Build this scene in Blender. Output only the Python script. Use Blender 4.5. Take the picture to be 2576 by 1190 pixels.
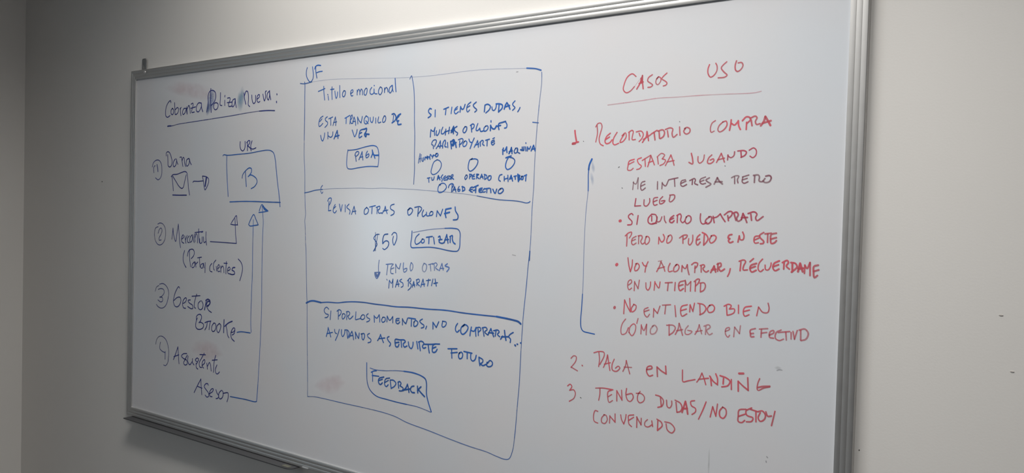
import bpy, bmesh, math, random
from mathutils import Vector, Matrix, noise

# ---------------------------------------------------------------- camera, world, light, exposure
for o in list(bpy.data.objects):
    bpy.data.objects.remove(o, do_unlink=True)
scene = bpy.context.scene
COL = scene.collection
F_PX, CAM_X, CAM_Y, CAM_Z, YAW, PITCH, ROLL = [2047.244419, 1.532132, -1.548721, 1.635396, -0.618931, -0.026277, 0.026716]

def make_camera():
    cd = bpy.data.cameras.new('camera')
    cd.sensor_fit = 'HORIZONTAL'
    cd.sensor_width = 36.0
    cd.lens = F_PX / 2576 * 36.0
    cd.clip_start = 0.02
    o = bpy.data.objects.new('camera', cd)
    COL.objects.link(o)
    sy, cy, sp, cp, sr, cr = (math.sin(YAW), math.cos(YAW), math.sin(PITCH), math.cos(PITCH), math.sin(ROLL), math.cos(ROLL))
    fw = Vector((sy * cp, cy * cp, sp))
    r = Vector((cy, -sy, 0))
    u = r.cross(fw)
    r2 = cr * r + sr * u
    u2 = -sr * r + cr * u
    m = Matrix(((r2.x, u2.x, -fw.x, CAM_X), (r2.y, u2.y, -fw.y, CAM_Y), (r2.z, u2.z, -fw.z, CAM_Z), (0, 0, 0, 1)))
    o.matrix_world = m
    scene.camera = o
make_camera()

w = bpy.data.worlds.new('world')
scene.world = w
w.use_nodes = True
bg = w.node_tree.nodes['Background']
bg.inputs['Color'].default_value = (0.55, 0.65, 0.8, 1)
bg.inputs['Strength'].default_value = 0.35

scene.view_settings.view_transform = 'Standard'
scene.view_settings.look = 'None'
scene.view_settings.gamma = 1.0
scene.view_settings.use_curve_mapping = False
scene.view_settings.exposure = 0.0
scene.cycles.use_denoising = True
scene.cycles.max_bounces = 8

ROOM_L, ROOM_R, ROOM_F, CEIL = -2.021, 4.2, -6.5, 2.92
# ceiling lights: x, y, length, width, watts, beam spread in degrees
LAMPS = ((-0.06, -0.26, 1.16, 0.26, 3.0, 131), (0.42, -0.80, 1.16, 0.26, 19.8, 148), (1.25, -1.02, 0.25, 0.25, 10.4, 116),
         (-0.6, -3.8, 1.16, 0.26, 7.5, 160))  # the far panel is an added fill for the dim left side

def area(name, loc, rot, sx, sy, power, color, spread=math.pi):
    ld = bpy.data.lights.new(name, 'AREA')
    ld.shape = 'RECTANGLE'
    ld.size, ld.size_y = sx, sy
    ld.energy = power
    ld.color = color
    ld.spread = spread
    o = bpy.data.objects.new(name, ld)
    o.location = loc
    o.rotation_euler = rot
    COL.objects.link(o)
    return o
for lx, ly, ll, lw, watts, spread in LAMPS:
    area('ceiling_lamp_light', (lx, ly, CEIL - 0.035), (0, 0, 0), ll, lw, watts, (1.0, 0.98, 0.95), math.radians(spread))

# ---------------------------------------------------------------- materials
MATS = {}
def new_mat(name):
    m = bpy.data.materials.new(name)
    m.use_nodes = True
    MATS[name] = m
    nt = m.node_tree
    return m, nt, nt.nodes['Principled BSDF']

def plaster(name, col, bump=0.02, scale=220, vary=0.015):
    m, nt, b = new_mat(name)
    N, Lk = nt.nodes, nt.links
    tc = N.new('ShaderNodeTexCoord')
    n1 = N.new('ShaderNodeTexNoise'); n1.inputs['Scale'].default_value = scale; n1.inputs['Detail'].default_value = 3
    n2 = N.new('ShaderNodeTexNoise'); n2.inputs['Scale'].default_value = 2.2; n2.inputs['Detail'].default_value = 3
    Lk.new(tc.outputs['Object'], n1.inputs['Vector']); Lk.new(tc.outputs['Object'], n2.inputs['Vector'])
    r = N.new('ShaderNodeValToRGB')
    r.color_ramp.elements[0].position = 0.3; r.color_ramp.elements[1].position = 0.7
    r.color_ramp.elements[0].color = (*[c * (1 - vary) for c in col], 1)
    r.color_ramp.elements[1].color = (*[c * (1 + vary) for c in col], 1)
    Lk.new(n2.outputs['Fac'], r.inputs['Fac']); Lk.new(r.outputs['Color'], b.inputs['Base Color'])
    bp = N.new('ShaderNodeBump'); bp.inputs['Strength'].default_value = bump; bp.inputs['Distance'].default_value = 0.002
    Lk.new(n1.outputs['Fac'], bp.inputs['Height']); Lk.new(bp.outputs['Normal'], b.inputs['Normal'])
    b.inputs['Roughness'].default_value = 0.75
    b.inputs['Specular IOR Level'].default_value = 0.3
    return m
plaster('wall_paint', (0.74, 0.72, 0.69), 0.06, 260, 0.012)
plaster('accent_paint', (0.25, 0.26, 0.28), 0.05)
plaster('ceiling_paint', (0.72, 0.72, 0.72), 0.03)
plaster('floor_carpet', (0.17, 0.175, 0.185), 0.4, 400, 0.2)

def board_enamel():
    m, nt, b = new_mat('board_enamel')
    N, Lk = nt.nodes, nt.links
    tc = N.new('ShaderNodeTexCoord')
    n = N.new('ShaderNodeTexNoise'); n.inputs['Scale'].default_value = 3.2; n.inputs['Detail'].default_value = 2
    Lk.new(tc.outputs['Object'], n.inputs['Vector'])
    r = N.new('ShaderNodeValToRGB')
    e = r.color_ramp.elements
    e[0].position = 0.30; e[0].color = (0.665, 0.695, 0.735, 1)
    e[1].position = 0.70; e[1].color = (0.70, 0.69, 0.705, 1)
    k = e.new(0.5); k.color = (0.685, 0.693, 0.718, 1)
    Lk.new(n.outputs['Fac'], r.inputs['Fac']); Lk.new(r.outputs['Color'], b.inputs['Base Color'])
    b.inputs['Roughness'].default_value = 0.2
    b.inputs['Specular IOR Level'].default_value = 0.5
board_enamel()

def aluminium():
    m, nt, b = new_mat('aluminium')
    N, Lk = nt.nodes, nt.links
    tc = N.new('ShaderNodeTexCoord')
    n = N.new('ShaderNodeTexNoise'); n.inputs['Scale'].default_value = 60
    Lk.new(tc.outputs['Object'], n.inputs['Vector'])
    r = N.new('ShaderNodeMapRange'); r.inputs['To Min'].default_value = 0.48; r.inputs['To Max'].default_value = 0.54
    Lk.new(n.outputs['Fac'], r.inputs['Value']); Lk.new(r.outputs['Result'], b.inputs['Roughness'])
    b.inputs['Base Color'].default_value = (0.61, 0.605, 0.595, 1)
    b.inputs['Metallic'].default_value = 1.0
aluminium()

def plain(name, col, rough=0.5, metal=0.0, emit=None):
    m, nt, b = new_mat(name)
    N, Lk = nt.nodes, nt.links
    n = N.new('ShaderNodeTexNoise'); n.inputs['Scale'].default_value = 90
    r = N.new('ShaderNodeMapRange'); r.inputs['To Min'].default_value = max(0.05, rough - 0.05); r.inputs['To Max'].default_value = rough + 0.05
    Lk.new(n.outputs['Fac'], r.inputs['Value']); Lk.new(r.outputs['Result'], b.inputs['Roughness'])
    b.inputs['Base Color'].default_value = (*col, 1)
    b.inputs['Metallic'].default_value = metal
    if emit:
        b.inputs['Emission Color'].default_value = (*emit[0], 1)
        b.inputs['Emission Strength'].default_value = emit[1]
    return m
plain('bracket_steel', (0.33, 0.34, 0.35), 0.45, 0.8)
plain('tray_metal', (0.10, 0.10, 0.105), 0.5, 0.5)
plain('screw_steel', (0.75, 0.75, 0.75), 0.35, 0.9)
plain('cap_plastic', (0.13, 0.13, 0.10), 0.5)
plain('hole_dark', (0.02, 0.02, 0.02), 0.9)
plain('lamp_white', (0.8, 0.8, 0.8), 0.5)
plain('lamp_diffuser', (0.9, 0.9, 0.9), 0.5, 0, ((1.0, 0.955, 0.89), 2.5))
plain('window_glow', (0.6, 0.6, 0.6), 0.3, 0, ((0.66, 0.85, 1.0), 6.0))
plain('window_frame_paint', (0.7, 0.7, 0.7), 0.5)

def ink(name, col, cover=0.92, streak=0.25):
    m, nt, b = new_mat(name)
    N, Lk = nt.nodes, nt.links
    out = nt.nodes['Material Output']
    tc = N.new('ShaderNodeTexCoord')
    n = N.new('ShaderNodeTexNoise'); n.inputs['Scale'].default_value = 22; n.inputs['Detail'].default_value = 4
    Lk.new(tc.outputs['Object'], n.inputs['Vector'])
    r = N.new('ShaderNodeValToRGB')
    r.color_ramp.elements[0].position = 0.3; r.color_ramp.elements[1].position = 0.75
    r.color_ramp.elements[0].color = (*[c * 0.85 for c in col], 1)
    r.color_ramp.elements[1].color = (*[min(1, c * 1.15 + 0.02) for c in col], 1)
    Lk.new(n.outputs['Fac'], r.inputs['Fac']); Lk.new(r.outputs['Color'], b.inputs['Base Color'])
    b.inputs['Roughness'].default_value = 0.45
    b.inputs['Specular IOR Level'].default_value = 0.3
    at = N.new('ShaderNodeAttribute'); at.attribute_name = 'ink_load'
    mr = N.new('ShaderNodeMapRange'); mr.inputs['To Min'].default_value = cover - streak; mr.inputs['To Max'].default_value = min(1, cover + streak * 0.6)
    mr.inputs['From Min'].default_value = 0.3; mr.inputs['From Max'].default_value = 0.7
    Lk.new(n.outputs['Fac'], mr.inputs['Value'])
    mu = N.new('ShaderNodeMath'); mu.operation = 'MULTIPLY'; mu.use_clamp = True
    Lk.new(at.outputs['Fac'], mu.inputs[0]); Lk.new(mr.outputs['Result'], mu.inputs[1])
    Lk.new(mu.outputs['Value'], b.inputs['Alpha'])
BLUE = (0.018, 0.118, 0.44)
ink('blueshade', (0.014, 0.026, 0.21), 0.95, 0.12)  # same blue marker, colour darkened for the dim left side of the board
ink('blueshadefade', (0.02, 0.04, 0.24), 0.78, 0.2)  # faded strokes of it, with the same dimness put into the colour
ink('blue', BLUE, 0.95, 0.16)
ink('bluefade', (0.03, 0.13, 0.42), 0.80, 0.15)
ink('paleblue', (0.09, 0.20, 0.54), 0.75, 0.3)
ink('red', (0.63, 0.10, 0.135), 0.76, 0.2)
ink('palered', (0.60, 0.20, 0.26), 0.42, 0.2)
ink('palered2', (0.60, 0.10, 0.14), 0.60, 0.2)
ink('maroon', (0.26, 0.07, 0.11), 0.72, 0.3)
ink('maroonred', (0.50, 0.06, 0.11), 0.76, 0.2)
ink('black', (0.10, 0.10, 0.11), 0.8, 0.1)
ink('greyink', (0.28, 0.28, 0.31), 0.45, 0.3)

def smudge_mat(name, col, cover):
    m, nt, b = new_mat(name)
    N, Lk = nt.nodes, nt.links
    tc = N.new('ShaderNodeTexCoord')
    n = N.new('ShaderNodeTexNoise'); n.inputs['Scale'].default_value = 28; n.inputs['Detail'].default_value = 3
    Lk.new(tc.outputs['Object'], n.inputs['Vector'])
    at = N.new('ShaderNodeAttribute'); at.attribute_name = 'ink_load'
    mr = N.new('ShaderNodeMapRange'); mr.inputs['From Min'].default_value = 0.3; mr.inputs['From Max'].default_value = 0.7
    mr.inputs['To Min'].default_value = cover * 0.5; mr.inputs['To Max'].default_value = cover * 1.3
    Lk.new(n.outputs['Fac'], mr.inputs['Value'])
    mu = N.new('ShaderNodeMath'); mu.operation = 'MULTIPLY'; mu.use_clamp = True
    Lk.new(at.outputs['Fac'], mu.inputs[0]); Lk.new(mr.outputs['Result'], mu.inputs[1])
    Lk.new(mu.outputs['Value'], b.inputs['Alpha'])
    b.inputs['Base Color'].default_value = (*col, 1)
    b.inputs['Roughness'].default_value = 0.5
smudge_mat('smear_blue', (0.13, 0.25, 0.54), 0.52)
smudge_mat('smear_teal', (0.13, 0.32, 0.50), 0.58)
smudge_mat('smear_pink', (0.76, 0.55, 0.59), 0.30)
smudge_mat('smear_pale', (0.54, 0.62, 0.74), 0.22)
smudge_mat('smear_wipe', (0.28, 0.40, 0.62), 0.38)
smudge_mat('smear_grey', (0.42, 0.43, 0.43), 0.32)

# ---------------------------------------------------------------- mesh helpers
def link(name, me, mat, parent=None):
    o = bpy.data.objects.new(name, me)
    COL.objects.link(o)
    if mat is not None and not me.materials:
        me.materials.append(MATS[mat])
    if parent is not None:
        o.parent = parent
    return o

def from_bm(name, bm, mat, parent=None, smooth=False):
    me = bpy.data.meshes.new(name)
    bmesh.ops.recalc_face_normals(bm, faces=bm.faces)
    bm.to_mesh(me); bm.free()
    if smooth:
        for p in me.polygons: p.use_smooth = True
    return link(name, me, mat, parent)

def add_box(bm, a, b, bevel=0.0):
    g = bmesh.ops.create_cube(bm, size=1)
    for v in g['verts']:
        v.co = Vector(((a[i] + b[i]) / 2 + v.co[i] * (b[i] - a[i])) for i in range(3))
    if bevel:
        es = list({e for v in g['verts'] for e in v.link_edges})
        bmesh.ops.bevel(bm, geom=es, offset=bevel, segments=2, affect='EDGES', profile=0.7)

def box_obj(name, a, b, mat, parent=None, bevel=0.0):
    bm = bmesh.new(); add_box(bm, a, b, bevel)
    return from_bm(name, bm, mat, parent)

def add_disc(bm, c, r, h, seg=20, axis='Y'):
    g = bmesh.ops.create_cone(bm, cap_ends=True, segments=seg, radius1=r, radius2=r * 0.85, depth=h)
    rot = Matrix.Rotation(math.radians(90), 4, 'X') if axis == 'Y' else Matrix.Identity(4)
    bmesh.ops.transform(bm, matrix=Matrix.Translation(c) @ rot, verts=g['verts'])

def structure(o):
    o['kind'] = 'structure'
    return o

# ---------------------------------------------------------------- the room
T = 0.12
structure(box_obj('floor', (ROOM_L - T, ROOM_F - T, -0.1), (ROOM_R + T, T, 0.0), 'floor_carpet'))
structure(box_obj('ceiling', (ROOM_L - T, ROOM_F - T, CEIL), (ROOM_R + T, T, CEIL + 0.1), 'ceiling_paint'))
wall_back = structure(box_obj('wall_back', (ROOM_L, 0.0, 0.0), (ROOM_R, T, CEIL), 'wall_paint'))
wall_right = structure(box_obj('wall_right', (ROOM_R, ROOM_F, 0.0), (ROOM_R + T, T, CEIL), 'accent_paint'))
wall_front = structure(box_obj('wall_front', (ROOM_L, ROOM_F - T, 0.0), (ROOM_R, ROOM_F, CEIL), 'accent_paint'))
WY0, WY1, WZ0, WZ1 = -2.42, -1.84, 1.12, 1.82
bm = bmesh.new()
add_box(bm, (ROOM_L - T, ROOM_F, 0), (ROOM_L, T, WZ0))
add_box(bm, (ROOM_L - T, ROOM_F, WZ1), (ROOM_L, T, CEIL))
add_box(bm, (ROOM_L - T, ROOM_F, WZ0), (ROOM_L, WY0, WZ1))
add_box(bm, (ROOM_L - T, WY1, WZ0), (ROOM_L, T, WZ1))
wall_left = structure(from_bm('wall_left', bm, 'wall_paint'))
win = structure(box_obj('window_1', (ROOM_L - 0.06, WY0, WZ0), (ROOM_L - 0.05, WY1, WZ1), 'window_glow'))
bm = bmesh.new()
for a, b in (((WY0, WZ0), (WY1, WZ0 + 0.04)), ((WY0, WZ1 - 0.04), (WY1, WZ1)), ((WY0, WZ0), (WY0 + 0.04, WZ1)), ((WY1 - 0.04, WZ0), (WY1, WZ1))):
    add_box(bm, (ROOM_L - 0.07, a[0], a[1]), (ROOM_L - 0.02, b[0], b[1]))
from_bm('window_frame', bm, 'window_frame_paint', win)

plain('added_door_wood', (0.045, 0.035, 0.03), 0.5)
added_door = structure(box_obj('added_door_1', (ROOM_L, -1.45, 0.0), (ROOM_L + 0.022, -0.50, 2.1), 'added_door_wood', None, 0.003))  # unseen door, added to darken what the frame rails reflect
bm = bmesh.new()
add_box(bm, (ROOM_L + 0.021, -1.385, 1.03), (ROOM_L + 0.030, -1.345, 1.17), 0.003)
add_box(bm, (ROOM_L + 0.030, -1.375, 1.09), (ROOM_L + 0.065, -1.355, 1.11), 0.003)
add_box(bm, (ROOM_L + 0.050, -1.375, 1.09), (ROOM_L + 0.066, -1.24, 1.11), 0.004)
from_bm('added_door_handle', bm, 'screw_steel', added_door)

def wall_mark(name, x, z, r, mat, flat=1.0):
    bm = bmesh.new()
    add_disc(bm, (x, -0.0004, z), r, 0.0008, 12)
    if flat != 1.0:
        for v in bm.verts: v.co.z = z + (v.co.z - z) * flat
    return from_bm(name, bm, mat, wall_back)
wall_mark('nail_hole', -1.4104, 1.7174, 0.0022, 'hole_dark')
wall_mark('nail_hole', 1.2063, 1.2308, 0.0009, 'hole_dark')
plain('dent_shade', (0.50, 0.47, 0.44), 0.8)  # shading of the dents, painted as a darker flat tone
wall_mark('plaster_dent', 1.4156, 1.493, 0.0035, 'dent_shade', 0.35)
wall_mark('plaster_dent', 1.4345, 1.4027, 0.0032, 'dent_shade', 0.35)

# ---------------------------------------------------------------- ceiling lamp
def ceiling_lamp(x, y, sx, sy, label):
    lamp = bpy.data.objects.new('ceiling_lamp', None)
    COL.objects.link(lamp)
    lamp.location = (x, y, CEIL)
    lamp['label'] = label
    lamp['category'] = 'ceiling light'
    bm = bmesh.new()
    e = 0.022
    for a, b in (((-sx - e, -sy - e), (-sx, sy + e)), ((sx, -sy - e), (sx + e, sy + e)), ((-sx, -sy - e), (sx, -sy)), ((-sx, sy), (sx, sy + e))):
        add_box(bm, (a[0], a[1], -0.03), (b[0], b[1], 0.0))
    from_bm('lamp_frame', bm, 'lamp_white', lamp)
    box_obj('diffuser', (-sx, -sy, -0.02), (sx, sy, -0.012), 'lamp_diffuser', lamp)
for args, label in zip(LAMPS, ('long ceiling light panel tight against the whiteboard wall',
                               'long ceiling light panel one step out from the whiteboard wall',
                               'small square ceiling light above the right end of the whiteboard',
                               'added long light panel behind the viewer that lifts the dim left side')):
    ceiling_lamp(args[0], args[1], args[2] / 2 + 0.01, args[3] / 2 + 0.01, label)

# ---------------------------------------------------------------- whiteboard
BW, BH = 2.334, 1.134                    # visible writing surface
BCX, BCZ = 0.0, 1.5
SURF = -0.012                            # board face, in front of the wall plane
X0, X1, Z0, Z1 = BCX - BW / 2, BCX + BW / 2, BCZ - BH / 2, BCZ + BH / 2
RAIL = 0.031

board = bpy.data.objects.new('whiteboard', None)
COL.objects.link(board)
board['label'] = 'large wall-mounted whiteboard in a ridged aluminium frame covered in blue and red handwriting'
board['category'] = 'whiteboard'

box_obj('writing_surface', (X0 - 0.012, SURF, Z0 - 0.012), (X1 + 0.012, -0.002, Z1 + 0.012), 'board_enamel', board)

# ridged rail profile: (distance outward from the writing surface, height in front of the wall)
PROFILE = [(0.0, 0.0105), (0.0, 0.0150)]
for k in range(3):                                   # three softly rounded ribs with narrow grooves between them
    d0, d1 = 0.0003 + k * 0.0102, 0.0097 + k * 0.0102
    for j in range(9):
        f = j / 8
        PROFILE.append((d0 + (d1 - d0) * f, 0.0158 + 0.0006 * 4 * f * (1 - f)))
    if k < 2:
        PROFILE.append((d1 + 0.0004, 0.0152))
PROFILE += [(RAIL, 0.0150), (RAIL, 0.0)]
def rail(side):
    bm = bmesh.new()
    rows = []
    for d, h in PROFILE:
        if side == 'top':    pts = ((X0 - d, -h, Z1 + d), (X1 + d, -h, Z1 + d))
        elif side == 'bottom': pts = ((X0 - d, -h, Z0 - d), (X1 + d, -h, Z0 - d))
        elif side == 'left': pts = ((X0 - d, -h, Z0 - d), (X0 - d, -h, Z1 + d))
        else:                pts = ((X1 + d, -h, Z0 - d), (X1 + d, -h, Z1 + d))
        rows.append([bm.verts.new(p) for p in pts])
    for a, b in zip(rows, rows[1:]):
        bm.faces.new((a[0], a[1], b[1], b[0]))
    back = [rows[-1][0], rows[-1][1], rows[0][1], rows[0][0]]
    bm.faces.new(back)
    for k in (0, 1):
        bm.faces.new([r[k] for r in rows])
    return from_bm('frame_rail', bm, 'aluminium', board)
for s in ('top', 'bottom', 'left', 'right'):
    rail(s)

# hanging tab with a keyhole, at the top left corner
def hanging_tab():
    x0, x1, z0, z1 = -1.147, -1.121, 2.085, 2.138
    y0, y1 = -0.0060, -0.0035
    bm = bmesh.new()
    xm = (x0 + x1) / 2
    outer = [(x0, z0), (x1, z0), (x1, z1 - 0.006), (x1 - 0.006, z1), (x0 + 0.004, z1), (x0, z1 - 0.004)]
    hole = [(xm - 0.008, 2.103), (xm + 0.003, 2.103), (xm - 0.001, 2.118), (xm - 0.007, 2.121)]
    for y in (y0, y1):
        vs = [bm.verts.new((x, y, z)) for x, z in outer]
        hs = [bm.verts.new((x, y, z)) for x, z in hole]
        es = [bm.edges.new((vs[i], vs[(i + 1) % len(vs)])) for i in range(len(vs))]
        es += [bm.edges.new((hs[i], hs[(i + 1) % len(hs)])) for i in range(len(hs))]
        bmesh.ops.triangle_fill(bm, use_beauty=True, edges=es)
    bm.verts.ensure_lookup_table()
    n = len(outer) + len(hole)
    V = list(bm.verts)
    for ring in (range(len(outer)), range(len(outer), n)):
        ring = list(ring)
        for i, k in enumerate(ring):
            j = ring[(i + 1) % len(ring)]
            bm.faces.new((V[k], V[j], V[n + j], V[n + k]))
    o = from_bm('hanging_tab', bm, 'bracket_steel', board)
    o['label'] = 'small dark steel hanging tab above the top left corner'
hanging_tab()
bm = bmesh.new(); add_disc(bm, (-1.1035, -0.0212, 2.0868), 0.0052, 0.003, 18)
from_bm('screw_head', bm, 'screw_steel', board)

# corner joints: thin mitred plates at the four corners are folded into the rails; the pen tray hangs below
def pen_tray():
    xa, xb, yb, yf, zt, th = -1.165, -0.288, -0.002, -0.0445, 0.9005, 0.003
    bm = bmesh.new()
    R = 0.016
    pts = [(xa, yb), (xa, yf)]
    for k in range(9):
        a = math.radians(-90 + 90 * k / 8)
        pts.append((xb - 0.03 - R * 1.6 + R * 1.6 * math.cos(a) + 0.03, yf + R + R * math.sin(a)))
    pts.append((xb, yb))
    lo = [bm.verts.new((x, y, zt - th)) for x, y in pts]
    hi = [bm.verts.new((x, y, zt)) for x, y in pts]
    bm.faces.new(hi); bm.faces.new(lo[::-1])
    for i in range(len(pts)):
        j = (i + 1) % len(pts)
        bm.faces.new((lo[i], lo[j], hi[j], hi[i]))
    t = from_bm('pen_tray', bm, 'tray_metal', board)
    cap = box_obj('tray_end_cap', (xb - 0.045, yf + 0.006, zt - 0.0002), (xb - 0.016, yf + 0.020, zt + 0.0012), 'cap_plastic', t, 0.0005)
    cap['label'] = 'olive grey plastic end piece'
    return t
pen_tray()
bm = bmesh.new(); add_box(bm, (-0.268, -0.0200, 0.9035), (-0.243, -0.0155, 0.9060), 0.0008)
from_bm('rail_clip', bm, 'screw_steel', board)['label'] = 'small bright metal clip under the bottom rail'

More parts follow.
